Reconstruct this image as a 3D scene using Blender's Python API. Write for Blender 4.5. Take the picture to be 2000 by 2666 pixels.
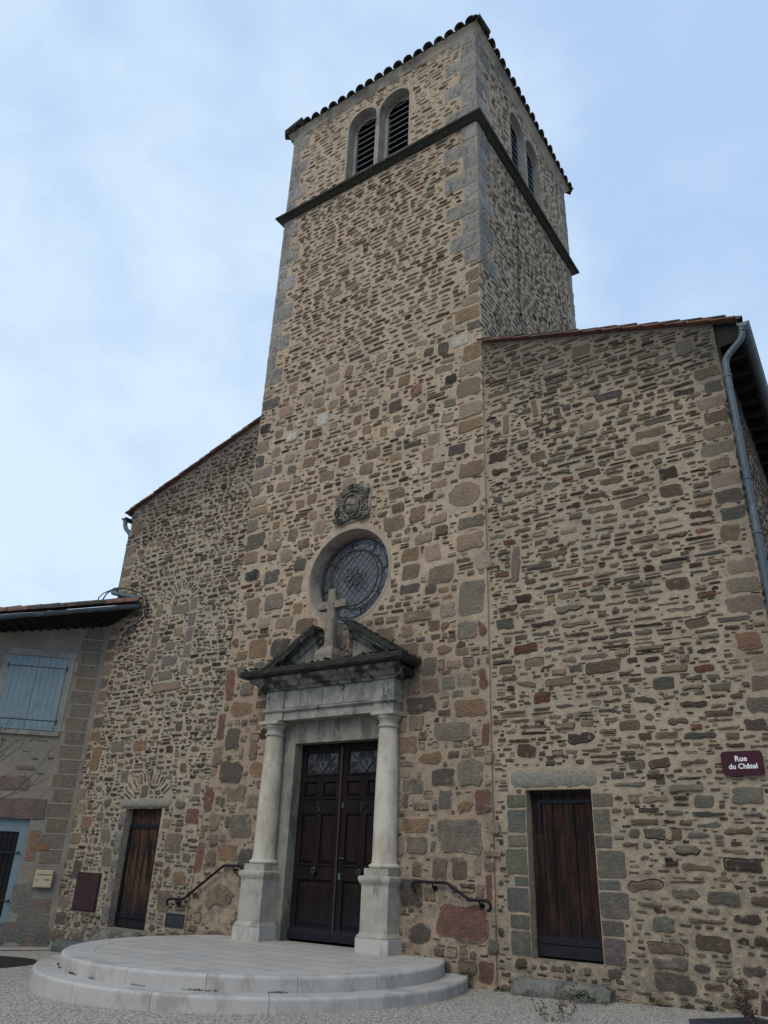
import bpy, math, random
import numpy as np
from mathutils import Matrix, Vector
from mathutils.geometry import tessellate_polygon
PI = math.pi
for o in list(bpy.data.objects): bpy.data.objects.remove(o)
scene = bpy.context.scene
COL = scene.collection
R = random.Random(7)

# ------------------------------------------------------------------ camera
cam = bpy.data.cameras.new('camera'); cam_o = bpy.data.objects.new('camera', cam); COL.objects.link(cam_o)
cam.sensor_fit = 'HORIZONTAL'; cam.sensor_width = 36.0; cam.lens = 36.0*1972.2/2000; cam.clip_start = .05; cam.clip_end = 1000
RT = ((0.82875695,0.55849239,0.03532934),(0.21123245,-0.3706643,0.90442735),(-0.51821112,0.74208775,0.42516233))
m = Matrix.Identity(4)
for i in range(3):
    m[i][0] = RT[0][i]; m[i][1] = RT[1][i]; m[i][2] = -RT[2][i]
m.translation = (5.66240575,-10.82879952,1.6)
cam_o.matrix_world = m
scene.camera = cam_o
scene.render.resolution_x = 768; scene.render.resolution_y = 1024
scene.view_settings.view_transform = 'Standard'; scene.view_settings.look = 'None'
scene.view_settings.exposure = 0.0; scene.view_settings.gamma = 1.0

# ------------------------------------------------------------------ node helpers
class N:
    def __init__(s, tree): s.t = tree; s.n = tree.nodes; s.l = tree.links
    def new(s, typ, **k):
        n = s.n.new(typ)
        for a, v in k.items():
            if a.startswith('i_'): n.inputs[a[2:].replace('_',' ')].default_value = v
            else: setattr(n, a, v)
        return n
    def put(s, sock, v):
        if isinstance(v, bpy.types.NodeSocket): s.l.new(v, sock)
        elif isinstance(v, (tuple, list)) and len(v) == 3 and sock.type == 'RGBA': sock.default_value = (*v, 1)
        else: sock.default_value = v
    def math(s, op, a, b=0.0, clamp=False):
        n = s.n.new('ShaderNodeMath'); n.operation = op; n.use_clamp = clamp
        s.put(n.inputs[0], a); s.put(n.inputs[1], b); return n.outputs[0]
    def mix(s, f, a, b, mode='MIX'):
        n = s.n.new('ShaderNodeMix'); n.data_type = 'RGBA'; n.blend_type = mode
        s.put(n.inputs[0], f); s.put(n.inputs[6], a); s.put(n.inputs[7], b); return n.outputs[2]
    def ramp(s, f, a, b):
        n = s.n.new('ShaderNodeMapRange'); s.put(n.inputs[0], f); s.put(n.inputs[1], a); s.put(n.inputs[2], b)
        n.interpolation_type = 'SMOOTHSTEP'; return n.outputs[0]
    def coords(s, scale=(1,1,1), rot=(0,0,0)):
        tc = s.n.new('ShaderNodeTexCoord'); mp = s.n.new('ShaderNodeMapping')
        mp.inputs['Scale'].default_value = scale; mp.inputs['Rotation'].default_value = rot
        s.l.new(tc.outputs['Object'], mp.inputs['Vector']); return mp.outputs[0]
    def noise(s, scale, detail=4, rough=.6, vec=None, dist=0.0):
        n = s.n.new('ShaderNodeTexNoise'); n.inputs['Scale'].default_value = scale; n.inputs['Detail'].default_value = detail
        n.inputs['Roughness'].default_value = rough; n.inputs['Distortion'].default_value = dist
        s.l.new(vec if vec is not None else s.coords(), n.inputs['Vector']); return n.outputs['Fac']
    def voro(s, scale, vec=None, feature='F1', out='Distance', rnd=1.0):
        n = s.n.new('ShaderNodeTexVoronoi'); n.feature = feature; n.inputs['Scale'].default_value = scale
        n.inputs['Randomness'].default_value = rnd
        s.l.new(vec if vec is not None else s.coords(), n.inputs['Vector']); return n.outputs[out]
    def sep(s, vec=None):
        n = s.n.new('ShaderNodeSeparateXYZ'); s.l.new(vec if vec is not None else s.coords(), n.inputs[0]); return n.outputs
    def bump(s, h, strength, dist=.01, normal=None):
        n = s.n.new('ShaderNodeBump'); n.inputs['Strength'].default_value = strength; n.inputs['Distance'].default_value = dist
        s.l.new(h, n.inputs['Height'])
        if normal is not None: s.l.new(normal, n.inputs['Normal'])
        return n.outputs[0]

def material(name):
    mt = bpy.data.materials.new(name); mt.use_nodes = True
    b = mt.node_tree.nodes['Principled BSDF']; return mt, N(mt.node_tree), b

def basic(name, c1, c2=None, scale=6, rough=.8, bump=.3, bscale=60, spec=.3, stretch=(1,1,1), dirt=None, dscale=3, damt=(.45,.7), dstretch=(1,1,1), metallic=0, bdist=.006):
    mt, n, b = material(name)
    c2 = c2 or tuple(k*.75 for k in c1)
    v = n.coords(stretch)
    f = n.ramp(n.noise(scale, 6, .65, v), .40, .62)
    col = n.mix(f, c1, c2)
    col = n.mix(n.math('MULTIPLY', n.ramp(n.noise(bscale*1.3, 4, .65, v), .46, .62), .35), col, tuple(k*.6 for k in c2))
    if dirt:
        d = n.ramp(n.noise(dscale, 8, .72, n.coords(dstretch)), damt[0]-.02, damt[0]+.10)
        col = n.mix(d, col, dirt)
    n.put(b.inputs['Base Color'], col); b.inputs['Roughness'].default_value = rough
    b.inputs['Specular IOR Level'].default_value = spec; b.inputs['Metallic'].default_value = metallic
    if bump: n.put(b.inputs['Normal'], n.bump(n.noise(bscale, 5, .7, v), bump, bdist))
    return mt

# ------------------------------------------------------------------ world: pale overcast sky
SUN_EL = math.radians(45)      # veiled sun, high behind the camera
w = bpy.data.worlds.new('World'); scene.world = w; w.use_nodes = True
n = N(w.node_tree); bg = w.node_tree.nodes['Background']
sky = n.new('ShaderNodeTexSky', sky_type='NISHITA', sun_disc=False)
sky.sun_elevation = SUN_EL; sky.sun_rotation = math.radians(174)
sky.air_density = 1.3; sky.dust_density = 2.0; sky.ozone_density = 1.5
tc = n.new('ShaderNodeTexCoord')
mp = n.new('ShaderNodeMapping'); mp.inputs['Scale'].default_value = (1,1,1.5); n.l.new(tc.outputs['Generated'], mp.inputs['Vector'])
s_ = n.sep(tc.outputs['Generated'])
big = n.noise(1.9, 5, .5, mp.outputs[0], .3); small = n.noise(7.0, 7, .55, mp.outputs[0], .25)
cl = n.math('ADD', n.math('MULTIPLY', big, .58), n.math('MULTIPLY', small, .42))
left = n.math('MULTIPLY', n.math('ADD', n.math('MULTIPLY', s_[0], -1.0), n.math('MULTIPLY', s_[2], -.35)), .30)   # brighter toward the low west
cl = n.ramp(n.math('ADD', cl, left), .38, .78)
cloud = n.mix(cl, (4.7,6.5,9.3), (7.4,9.0,10.6))
n.put(bg.inputs['Color'], n.mix(.88, sky.outputs[0], cloud)); bg.inputs['Strength'].default_value = .095

sun = bpy.data.lights.new('sun', 'SUN'); so = bpy.data.objects.new('sun', sun); COL.objects.link(so)
sun.energy = 1.3; sun.angle = math.radians(35); sun.color = (1,.90,.76)
so.rotation_euler = (math.radians(45), 0, math.radians(6))
scene.view_settings.exposure = 0.16

# ------------------------------------------------------------------ mesh helpers
class MB:
    def __init__(s): s.v = []; s.f = []; s.m = []; s.c = []; s.sm = []
    def add(s, vs, fs, mi=0, col=(1,1,1), smooth=False):
        b = len(s.v); s.v += [tuple(p) for p in vs]; s.f += [tuple(b+i for i in f) for f in fs]
        s.m += [mi]*len(fs); s.c += (col if isinstance(col, list) else [col]*len(vs)); s.sm += [smooth]*len(fs); return s
    def box(s, x0,x1,y0,y1,z0,z1, mi=0, M=None, jit=0):
        vs = [(x,y,z) for x in (x0,x1) for y in (y0,y1) for z in (z0,z1)]
        if jit: vs = [tuple(k+R.uniform(-jit,jit) for k in p) for p in vs]
        if M is not None: vs = [tuple(M @ Vector(p)) for p in vs]
        return s.add(vs, [(0,1,3,2),(4,6,7,5),(0,4,5,1),(2,3,7,6),(0,2,6,4),(1,5,7,3)], mi)
    def prism(s, prof, axis, a0, a1, mi=0, M=None, smooth=False):
        # prof: 2-D polygon (p,q); axis 'x': (a,p,q); 'y': (p,a,q); 'z': (p,q,a)
        f = {'x':lambda a,p,q:(a,p,q),'y':lambda a,p,q:(p,a,q),'z':lambda a,p,q:(p,q,a)}[axis]
        k = len(prof); vs = [f(a0,*p) for p in prof]+[f(a1,*p) for p in prof]
        if M is not None: vs = [tuple(M @ Vector(p)) for p in vs]
        s.add(vs, [(i,(i+1)%k,k+(i+1)%k,k+i) for i in range(k)], mi, smooth=smooth)
        return s.add(vs, [tuple(range(k))[::-1], tuple(range(k,2*k))], mi)
    def loops(s, rings, mi=0, closed=True, cap=True, smooth=False):
        k = len(rings[0]); vs = [p for r in rings for p in r]; fs = []
        for j in range(len(rings)-1):
            for i in range(k if closed else k-1):
                fs.append((j*k+i, j*k+(i+1)%k, (j+1)*k+(i+1)%k, (j+1)*k+i))
        s.add(vs, fs, mi, smooth=smooth)
        if cap: s.add([*rings[0], *rings[-1]], [tuple(range(k))[::-1], tuple(range(k,2*k))], mi)
        return s
    def lathe(s, prof, cx, cy, seg=32, mi=0, smooth=True):
        return s.loops([[(cx+r*math.cos(2*PI*i/seg), cy+r*math.sin(2*PI*i/seg), z) for i in range(seg)] for r, z in prof], mi, smooth=smooth)
    def tube(s, path, r, seg=8, mi=0, smooth=True, cap=True, closed=False):
        P = [Vector(p) for p in path]; rr = r if isinstance(r, (list,tuple)) else [r]*len(P)
        rings = []; up = None
        for i, p in enumerate(P):
            if closed: t = P[(i+1)%len(P)]-P[i-1]
            else: t = P[min(i+1,len(P)-1)]-P[max(i-1,0)]
            t = t.normalized() if t.length > 1e-9 else Vector((0,0,1))
            if up is None: up = t.orthogonal().normalized()
            up = (up - t*up.dot(t)); up = up.normalized() if up.length > 1e-6 else t.orthogonal().normalized()
            sd = t.cross(up)
            rings.append([tuple(p+(up*math.cos(2*PI*k/seg)+sd*math.sin(2*PI*k/seg))*rr[i]) for k in range(seg)])
        if closed: rings.append(rings[0]); cap = False
        return s.loops(rings, mi, smooth=smooth, cap=cap)
    def blob(s, c, r, mi=0, nz=5, ns=8, jit=0):
        rings = []
        for j in range(nz+1):
            a = PI*j/nz; a = min(max(a,.15),PI-.15)
            rings.append([(c[0]+r[0]*math.sin(a)*math.cos(2*PI*i/ns)*(1+R.uniform(-jit,jit)), c[1]+r[1]*math.sin(a)*math.sin(2*PI*i/ns)*(1+R.uniform(-jit,jit)), c[2]+r[2]*math.cos(a)) for i in range(ns)])
        return s.loops(rings[::-1], mi, smooth=True)
    def build(s, name, mats, parent=None, bevel=0, M=None):
        me = bpy.data.meshes.new(name)
        vs = s.v if M is None else [tuple(M @ Vector(p)) for p in s.v]
        me.from_pydata(vs, [], s.f); me.update()
        if not isinstance(mats, (list,tuple)): mats = [mats]
        for mt in mats: me.materials.append(mt)
        me.polygons.foreach_set('material_index', s.m); me.polygons.foreach_set('use_smooth', s.sm)
        if any(c != (1,1,1) for c in s.c):
            at = me.color_attributes.new('Col', 'FLOAT_COLOR', 'POINT')
            at.data.foreach_set('color', np.array([(*c,1) if len(c) == 3 else c for c in s.c], dtype=np.float32).ravel())
        o = bpy.data.objects.new(name, me); COL.objects.link(o)
        if parent is not None: attach(o, parent)
        if bevel:
            b = o.modifiers.new('bevel', 'BEVEL'); b.width = bevel; b.segments = 2; b.limit_method = 'ANGLE'; b.angle_limit = .6
        return o
WL = {}
def wloc(o): return WL.get(o.name, Vector((0,0,0)))
def attach(o, p):
    o.parent = p; o.location = -wloc(p)
def thing(name, label, cat, loc=(0,0,0), group=None):
    o = bpy.data.objects.new(name, None); COL.objects.link(o); o.location = loc; WL[o.name] = Vector(loc)
    o.empty_display_size = .3
    return tag(o, label, cat, group)
def tag(o, label, cat, group=None):
    o['label'] = label; o['category'] = cat
    if group: o['group'] = group
    return o
def struct(o): o['kind'] = 'structure'; return o
def lab(o, l): o['label'] = l; return o

def arc(cx, cz, r, a0, a1, k, rz=None):
    rz = rz or r
    return [(cx+r*math.cos(a0+(a1-a0)*i/k), cz+rz*math.sin(a0+(a1-a0)*i/k)) for i in range(k+1)]
def arch_loop(x0, x1, z0, ztop, k=14):
    r = (x1-x0)/2; cx = (x0+x1)/2; zs = ztop-r
    return [(x0,z0),(x1,z0)] + arc(cx, zs, r, 0, PI, k)
def rect_loop(x0,x1,z0,z1): return [(x0,z0),(x1,z0),(x1,z1),(x0,z1)]

def sheet(mb, outer, holes, place, mi=0, col=(1,1,1)):
    loops = [outer]+holes
    tri = tessellate_polygon([[Vector((a,b,0)) for a,b in l] for l in loops])
    pts = [p for l in loops for p in l]
    mb.add([place(a,b) for a,b in pts], tri, mi, col)
def reveal(mb, loop, placeA, placeB, mi=0, skip=()):
    k = len(loop)
    vs = [placeA(*p) for p in loop]+[placeB(*p) for p in loop]
    mb.add(vs, [(i,(i+1)%k,k+(i+1)%k,k+i) for i in range(k) if i not in skip], mi)

def rock(x0, x1, z0, z1, yb, yf, j=.012, step=.06, taper=0):
    """roughly dressed block: front grid y=yf with worn edges, sides back to yb"""
    m_ = MB(); nx = max(3, int((x1-x0)/step)); nz = max(3, int((z1-z0)/step)); g_ = {}
    vs = []; fs = []
    for a in range(nx+1):
        for c in range(nz+1):
            ex = a in (0,nx); ez = c in (0,nz); d = .030 if (ex or ez) else 0; d += .02 if (ex and ez) else 0
            x = x0+(x1-x0)*a/nx+(R.uniform(-j,j) if not ex else R.uniform(-j,j)*.8); z = z0+(z1-z0)*c/nz+R.uniform(-j,j)*.7
            y = yf+d+R.uniform(-j,j)*.8; g_[a,c] = len(vs); vs.append((x,y,z))
    for a in range(nx):
        for c in range(nz): fs.append((g_[a,c],g_[a+1,c],g_[a+1,c+1],g_[a,c+1]))
    per = [(a,0) for a in range(nx)]+[(nx,c) for c in range(nz)]+[(a,nz) for a in range(nx,0,-1)]+[(0,c) for c in range(nz,0,-1)]
    b0_ = len(vs); vs += [(vs[g_[q]][0], yb, vs[g_[q]][2]) for q in per]; k_ = len(per)
    fs += [(g_[per[i]], b0_+i, b0_+(i+1)%k_, g_[per[(i+1)%k_]]) for i in range(k_)]
    m_.add(vs, fs, 0, smooth=True); return m_
# ------------------------------------------------------------------ masonry
PAL = dict(
    bro=[(.220,.158,.105),(.185,.132,.090),(.245,.182,.122),(.27,.20,.135),(.16,.116,.083)],
    drk=[(.098,.075,.058),(.080,.062,.049),(.120,.088,.064),(.090,.058,.045)],
    gry=[(.190,.168,.132),(.155,.142,.115),(.225,.20,.158),(.13,.122,.102)],
    och=[(.29,.20,.12),(.26,.175,.108),(.31,.225,.145)],
    pnk=[(.305,.225,.158),(.265,.195,.14),(.33,.255,.185)],
    rus=[(.21,.100,.058),(.23,.125,.070),(.17,.078,.048)],
    red=[(.27,.12,.09),(.24,.105,.078)],
    sil=[(.34,.28,.205),(.30,.25,.185)],
    qun=[(.37,.36,.33),(.33,.325,.30),(.41,.40,.36),(.33,.32,.285)],
    grn=[(.195,.188,.150),(.175,.170,.138),(.215,.205,.168)])
KEY = dict(W=(.62,.59,.52),K=(.050,.048,.045),D=(.125,.108,.088),R=(.225,.115,.088),O=(.29,.19,.115),P=(.305,.23,.165),B=(.25,.19,.135),G=(.235,.208,.162))
def pick(weights):
    t = R.random()*sum(w for _, w in weights)
    for nm, wt in weights:
        t -= wt
        if t <= 0: break
    c = R.choice(PAL[nm]); f = R.uniform(.8,1.22)
    return (c[0]*f*R.uniform(.96,1.04), c[1]*f, c[2]*f*R.uniform(.95,1.05))

RES = .012
class Wall:
    """Stones on the plane place(u,v,d): d = distance out of the mortar face."""
    def __init__(s, u0,u1,v0,v1, place, inside):
        s.u0, s.v0 = u0, v0; s.place = place
        nu, nv = int((u1-u0)/RES)+1, int((v1-v0)/RES)+1
        U = u0+(np.arange(nu)+.5)*RES; V = v0+(np.arange(nv)+.5)*RES
        s.U, s.V = U, V; s.occ = ~inside(U[None,:], V[:,None]); s.mb = MB(); s.n = 0
    def block(s, f): s.occ |= f(s.U[None,:], s.V[:,None])
    def fit(s, u, v, a, b, p, gap, force=False):
        A, B = a+gap, b+gap
        i0 = int((u-A-s.u0)/RES); i1 = int((u+A-s.u0)/RES)+1; j0 = int((v-B-s.v0)/RES); j1 = int((v+B-s.v0)/RES)+1
        i0 = max(i0,0); j0 = max(j0,0); i1 = min(i1,len(s.U)); j1 = min(j1,len(s.V))
        if i1 <= i0 or j1 <= j0: return False
        du = np.abs((s.U[i0:i1]-u)/A)**p; dv = np.abs((s.V[j0:j1]-v)/B)**p
        if not force and not (s.U[0] <= u <= s.U[-1] and s.V[0] <= v <= s.V[-1]): return False
        mk = (du[None,:]+dv[:,None]) < 1
        if not mk.any(): return False
        sub = s.occ[j0:j1, i0:i1]
        if not force and (sub & mk).any(): return False
        sub |= mk; return True
    def stone(s, u, v, a, b, p, col, t, rot=0, rough=.12, irregular=1.0):
        ca, sa = math.cos(rot), math.sin(rot); pts = []
        if p >= 6: cj, mj, ch = .04, .02, .06
        elif p >= 3.6: cj, mj, ch = (.10 if b > .09 else .16), .06, .13
        else: cj, mj, ch = .26, .10, .24
        tl, tr_ = (1, 1) if p >= 3.6 else (R.uniform(.35,1), R.uniform(.35,1))
        sk_ = 0 if p >= 6 else R.uniform(-.35,.35)
        cn = []
        for sx, sz in ((1,-1),(1,1),(-1,1),(-1,-1)):
            tp = tr_ if sx > 0 else tl
            cn.append(Vector((sx*a*(1-R.uniform(0,cj))+sk_*b*sz*.5, sz*b*(1-R.uniform(0,cj*1.2))*tp+(1-tp)*b*R.uniform(-.3,.3))))
        mn = min(a,b)
        for q in range(4):
            c0, c1 = cn[q], cn[(q+1)%4]; e_ = c1-c0; L_ = max(e_.length, 1e-4); nn = Vector((e_.y,-e_.x))/L_
            cc = min(.3, ch*mn*2/L_+.02)
            nm = 3 if L_ > 2.4*mn*1.3 else 1
            ts = [cc*R.uniform(.6,1.3)]+[cc+(1-2*cc)*(j+1+R.uniform(-.3,.3))/(nm+1) for j in range(nm)]+[1-cc*R.uniform(.6,1.3)]
            for j, t_ in enumerate(ts):
                off = 0 if j in (0,len(ts)-1) else R.uniform(-mj*1.6,mj)*mn*2
                if p < 6: off += R.uniform(-.04,.04)*mn*2
                c = c0+e_*t_+nn*off
                x = max(-a*1.02, min(a*1.02, c.x)); y = max(-b*1.05, min(b*1.05, c.y))
                pts.append((x*ca-y*sa, x*sa+y*ca))
        k = len(pts)
        tx, ty = R.uniform(-.25,.25)*t/max(a,.03), R.uniform(-.5,.5)*t/max(b,.03)
        if p < 6 and b < .11 and R.random() < .5:                       # dirty open joint; recess shadow by the stone painted in its dark tone
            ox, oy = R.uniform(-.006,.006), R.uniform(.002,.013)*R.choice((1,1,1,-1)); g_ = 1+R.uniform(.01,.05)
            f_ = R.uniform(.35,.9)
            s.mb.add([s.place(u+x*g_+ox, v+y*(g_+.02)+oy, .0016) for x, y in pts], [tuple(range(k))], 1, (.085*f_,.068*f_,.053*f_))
        vs = []
        e = min(.012, b*.22)
        for sc, d in ((1, -.006), (1-e/max(b,.02)*.6, t*.8), (.5, t+R.uniform(-.1,.35)*t)):
            for x, y in pts:
                dd = d if d < 0 else max(.002, d+tx*x+ty*y+R.uniform(-.12,.12)*t)
                vs.append(s.place(u+x*(sc if sc == .5 else 1-e/max(a,.02)*.6 if sc != 1 else 1), v+y*sc, dd))
        fs = [(r_*k+i, r_*k+(i+1)%k, (r_+1)*k+(i+1)%k, (r_+1)*k+i) for r_ in range(2) for i in range(k)]
        fs.append(tuple(range(2*k,3*k)))
        al_ = (1,1,1) if p >= 6 else (0,.04,1)
        s.mb.add(vs, fs, 1, [(*col, al_[r_]) for r_ in range(3) for i in range(k)]); s.n += 1
    def special(s, u, v, a, b, col, t=.015, p=4, rough=.07, rot=0, gap=.01):
        s.fit(u, v, a, b, p, gap, True); s.stone(u, v, a, b, p, col, t, rot, rough)
    def courses(s, u0, u1, v0, v1, hr, wr, gap, gapj, pal, p=(2.2,3.6), t=(.004,.016), skip=.06, zone=None, slope=0, rot=.02, hj=(.70,1.0), vj=.5, split=.12):
        v = v0; ph = R.uniform(0,6); k1, k2 = R.uniform(.9,1.5), R.uniform(2.2,3.4)
        while v < v1:
            h = R.uniform(*hr); u = u0-R.uniform(0,wr[1])
            while u < u1+wr[0]:
                ww = math.exp(R.uniform(math.log(wr[0]), math.log(wr[1]))); cu = u+ww/2
                base = v+.035*math.sin(cu*k1+ph+v*.25)+.014*math.sin(cu*k2+v*.5)+slope*cu
                subs = [(0, h)]
                if R.random() < split and h > hr[0]*1.1:
                    f = R.uniform(.35,.6); subs = [(0, h*f-gap*.4), (h*f+gap*.4, h*(1-f)-gap*.4)]
                for off, hs in subs:
                    hh = hs*R.uniform(*hj); a, b = ww/2*R.uniform(.88,1), hh/2
                    cv = base+off+hs/2+R.uniform(-vj,vj)*(hs-hh)
                    if R.random() < skip: continue
                    pp = R.uniform(*p)
                    for sc in (1,.8,.6,.42):
                        if s.fit(cu, cv, a*sc, b*(.4+.6*sc), max(pp,2.8), 0):
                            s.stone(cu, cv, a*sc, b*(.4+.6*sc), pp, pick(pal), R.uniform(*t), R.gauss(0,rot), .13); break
                u += ww+gap+R.uniform(0,gapj)
            v += h+gap
    def darts(s, u0,u1,v0,v1, tries, ar, br, gap, pal, p=(1.7,3.2), t=(.004,.014), zone=None, rot=.07):
        for _ in range(tries):
            u = R.uniform(u0,u1); v = R.uniform(v0,v1)
            if s.occ[min(int((v-s.v0)/RES),len(s.V)-1), min(int((u-s.u0)/RES),len(s.U)-1)]: continue
            if zone and not zone(u,v): continue
            a = R.uniform(*ar); b = R.uniform(*br); pp = R.uniform(*p)
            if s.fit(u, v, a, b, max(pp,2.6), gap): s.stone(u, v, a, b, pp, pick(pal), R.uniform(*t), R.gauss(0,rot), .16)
    def radial(s, cu, cv, r0, r1, a0, a1, k, pal, flat=1.0):
        for i in range(k):
            a = a0+(a1-a0)*(i+.5)/k+R.uniform(-.03,.03); rm = (r0+r1)/2+R.uniform(-.03,.03); ln = (r1-r0)/2*R.uniform(.75,1.05)
            wd = abs(a1-a0)*rm/k/2*R.uniform(.55,.8)
            u, v = cu+rm*math.cos(a), cv+rm*math.sin(a)*flat
            if s.fit(u, v, max(wd,.03), ln*.8, 2.5, .0) or True:
                s.fit(u, v, wd+.04*abs(math.cos(a))*2, ln, 2, 0, True)
                s.stone(u, v, ln, wd, 3, pick(pal), .014, math.atan2((v-cv)/flat, u-cu), .1)

def wall_materials(name, mortar, mortar2, stain_shade, bed=3.0):
    """mortar material (0) and stone material (1); stain(n) returns a 0..1 dirt and painted-shade mask socket or None"""
    mt, n, b = material('mortar_'+name)
    f = n.ramp(n.noise(1.3, 6, .65), .40, .60); g = n.ramp(n.noise(9, 6, .7), .42, .62)
    col = n.mix(f, mortar, mortar2); col = n.mix(n.math('MULTIPLY', g, .38), col, tuple(k*.55 for k in mortar))
    gq = n.ramp(n.noise(3.4, 7, .7, None, .4), .50, .63); col = n.mix(n.math('MULTIPLY', gq, .42), col, tuple(k*.5 for k in mortar))
    sp = n.ramp(n.noise(85, 3, .6), .54, .70); col = n.mix(n.math('MULTIPLY', sp, .42), col, tuple(k*.4 for k in mortar))
    st = stain_shade(n)
    if name == 'tower':                                  # older brown mortar low on the tower
        zz_ = n.sep()[2]; lo_ = n.math('SUBTRACT', 1.0, n.ramp(n.math('ADD', zz_, n.math('MULTIPLY', n.noise(2.2, 5, .6), 3.0)), 5.8, 8.6)); col = n.mix(n.math('MULTIPLY', lo_, .6), col, (.27,.205,.145))
    if st is not None: col = n.mix(st, col, (.098,.086,.066))
    n.put(b.inputs['Base Color'], col); b.inputs['Roughness'].default_value = .95; b.inputs['Specular IOR Level'].default_value = .15
    h = n.math('ADD', n.math('MULTIPLY', n.noise(11, 5, .65), 1.0), n.math('MULTIPLY', n.noise(55, 4, .7), .35))
    n.put(b.inputs['Normal'], n.bump(h, 1.0, .035))
    m0 = mt
    mt, n, b = material('stone_'+name)
    vc_ = n.new('ShaderNodeVertexColor', layer_name='Col'); at = vc_.outputs[0]
    tcv = n.coords((1,1,bed)); 
    f1 = n.ramp(n.noise(13, 6, .7, tcv), .42, .60); f2 = n.ramp(n.noise(38, 5, .7, tcv), .47, .62)
    f3 = n.ramp(n.noise(110, 3, .6), .42, .66)
    f4 = n.ramp(n.noise(3.2, 4, .6), .42, .60)
    col = n.mix(n.math('MULTIPLY', f1, .8), at, n.mix(1.0, at, (.42,.40,.39), 'MULTIPLY'))
    col = n.mix(n.math('MULTIPLY', f2, .45), col, n.mix(1.0, at, (1.7,1.6,1.5), 'MULTIPLY'))
    col = n.mix(n.math('MULTIPLY', f3, .45), col, n.mix(1.0, at, (.30,.28,.27), 'MULTIPLY'))
    col = n.mix(n.math('MULTIPLY', f4, .3), col, n.mix(1.0, at, (1.25,1.05,.85), 'MULTIPLY'))
    wd = n.ramp(n.noise(8.5, 8, .75), .56, .66); col = n.mix(n.math('MULTIPLY', wd, .72), col, tuple(k*.85 for k in mortar))   # smeared mortar, lichen
    em = n.math('ADD', n.math('MULTIPLY', vc_.outputs[1], 2.2), n.math('MULTIPLY', n.math('SUBTRACT', n.noise(12, 7, .75), .485), 3.6))
    em = n.math('SUBTRACT', 1.0, n.ramp(em, -.05, .22))
    mcol = n.mix(n.ramp(n.noise(9, 6, .7), .3, .75), mortar, tuple(k*.72 for k in mortar))
    col = n.mix(n.math('MULTIPLY', em, .9), col, mcol)
    lk = n.ramp(n.noise(21, 5, .75), .66, .74); col = n.mix(n.math('MULTIPLY', lk, .5), col, (.42,.40,.34))
    st = stain_shade(n)
    if st is not None: col = n.mix(n.math('MULTIPLY', st, .85), col, (.07,.067,.06))
    n.put(b.inputs['Base Color'], col); b.inputs['Roughness'].default_value = .88; b.inputs['Specular IOR Level'].default_value = .25
    h = n.math('ADD', n.noise(24, 6, .72, tcv), n.math('MULTIPLY', n.noise(90, 4, .7, tcv), .4))
    n.put(b.inputs['Normal'], n.bump(h, 1.0, .035))
    return [m0, mt]

def stain_shade_tower(n):
    x, y, z = n.sep()
    nz = n.noise(2.2, 7, .7); fine = n.noise(7, 5, .7)
    lowb = n.math('SUBTRACT', 1.0, n.ramp(n.math('ADD', z, n.math('MULTIPLY', nz, 2.5)), 1.6, 6.8))  # grime low down, with the dimmer light there put into the colour too
    # black runs and moss round the portal canopy
    dx = n.math('ABSOLUTE', n.math('ADD', x, 2.2)); dz = n.math('ABSOLUTE', n.math('SUBTRACT', z, 4.4))
    d = n.math('ADD', n.math('MULTIPLY', dx, .38), n.math('MULTIPLY', dz, .55))
    port = n.math('SUBTRACT', 1.0, n.ramp(n.math('ADD', d, n.math('MULTIPLY', fine, .9)), .85, 1.35))
    tot = n.math('ADD', n.math('MULTIPLY', lowb, n.math('MULTIPLY', n.ramp(fine, .40, .62), .58)), n.math('MULTIPLY', port, .62), True)
    stk = n.ramp(n.noise(1.0, 6, .7, n.coords((3.2,3.2,.22))), .47, .62)          # rain runs under the ledge and the eaves
    b1 = n.math('MULTIPLY', n.ramp(z, 14.6, 17.2), n.math('SUBTRACT', 1.0, n.ramp(z, 17.25, 17.3)))
    b2 = n.ramp(z, 19.3, 20.4)
    tot = n.math('ADD', tot, n.math('MULTIPLY', n.math('MULTIPLY', n.math('ADD', b1, b2), stk), .38), True)
    return tot
def stain_shade_aisle(n):
    x, y, z = n.sep()
    nz = n.noise(2.6, 7, .7); fine = n.noise(6, 6, .7)
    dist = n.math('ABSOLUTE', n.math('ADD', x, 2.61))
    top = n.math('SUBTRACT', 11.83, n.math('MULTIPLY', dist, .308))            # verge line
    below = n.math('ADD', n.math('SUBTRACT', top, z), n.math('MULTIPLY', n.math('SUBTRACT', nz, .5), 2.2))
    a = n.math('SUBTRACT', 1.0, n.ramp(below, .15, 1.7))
    cr = n.math('SUBTRACT', 1.0, n.ramp(n.math('ADD', n.math('ABSOLUTE', n.math('SUBTRACT', x, 4.37)), n.math('MULTIPLY', nz, 1.2)), .45, 1.25))
    cr = n.math('MULTIPLY', cr, n.ramp(z, 3.0, 6.0))
    lowb = n.math('SUBTRACT', 1.0, n.ramp(n.math('ADD', z, n.math('MULTIPLY', nz, 2.0)), .8, 4.2))  # wall foot darkened by dirt plus painted-in shade
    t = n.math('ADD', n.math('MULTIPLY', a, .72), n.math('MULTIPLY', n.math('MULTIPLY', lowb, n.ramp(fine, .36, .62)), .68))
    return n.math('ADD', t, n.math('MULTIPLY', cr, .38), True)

MW_T = wall_materials('tower', (.475,.370,.258), (.405,.318,.225), stain_shade_tower)
MW_R = wall_materials('right_aisle', (.40,.322,.23), (.34,.278,.20), stain_shade_aisle, 5.0)
MW_L = wall_materials('left_aisle', (.39,.325,.24), (.33,.28,.21), stain_shade_aisle, 4.0)

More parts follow.
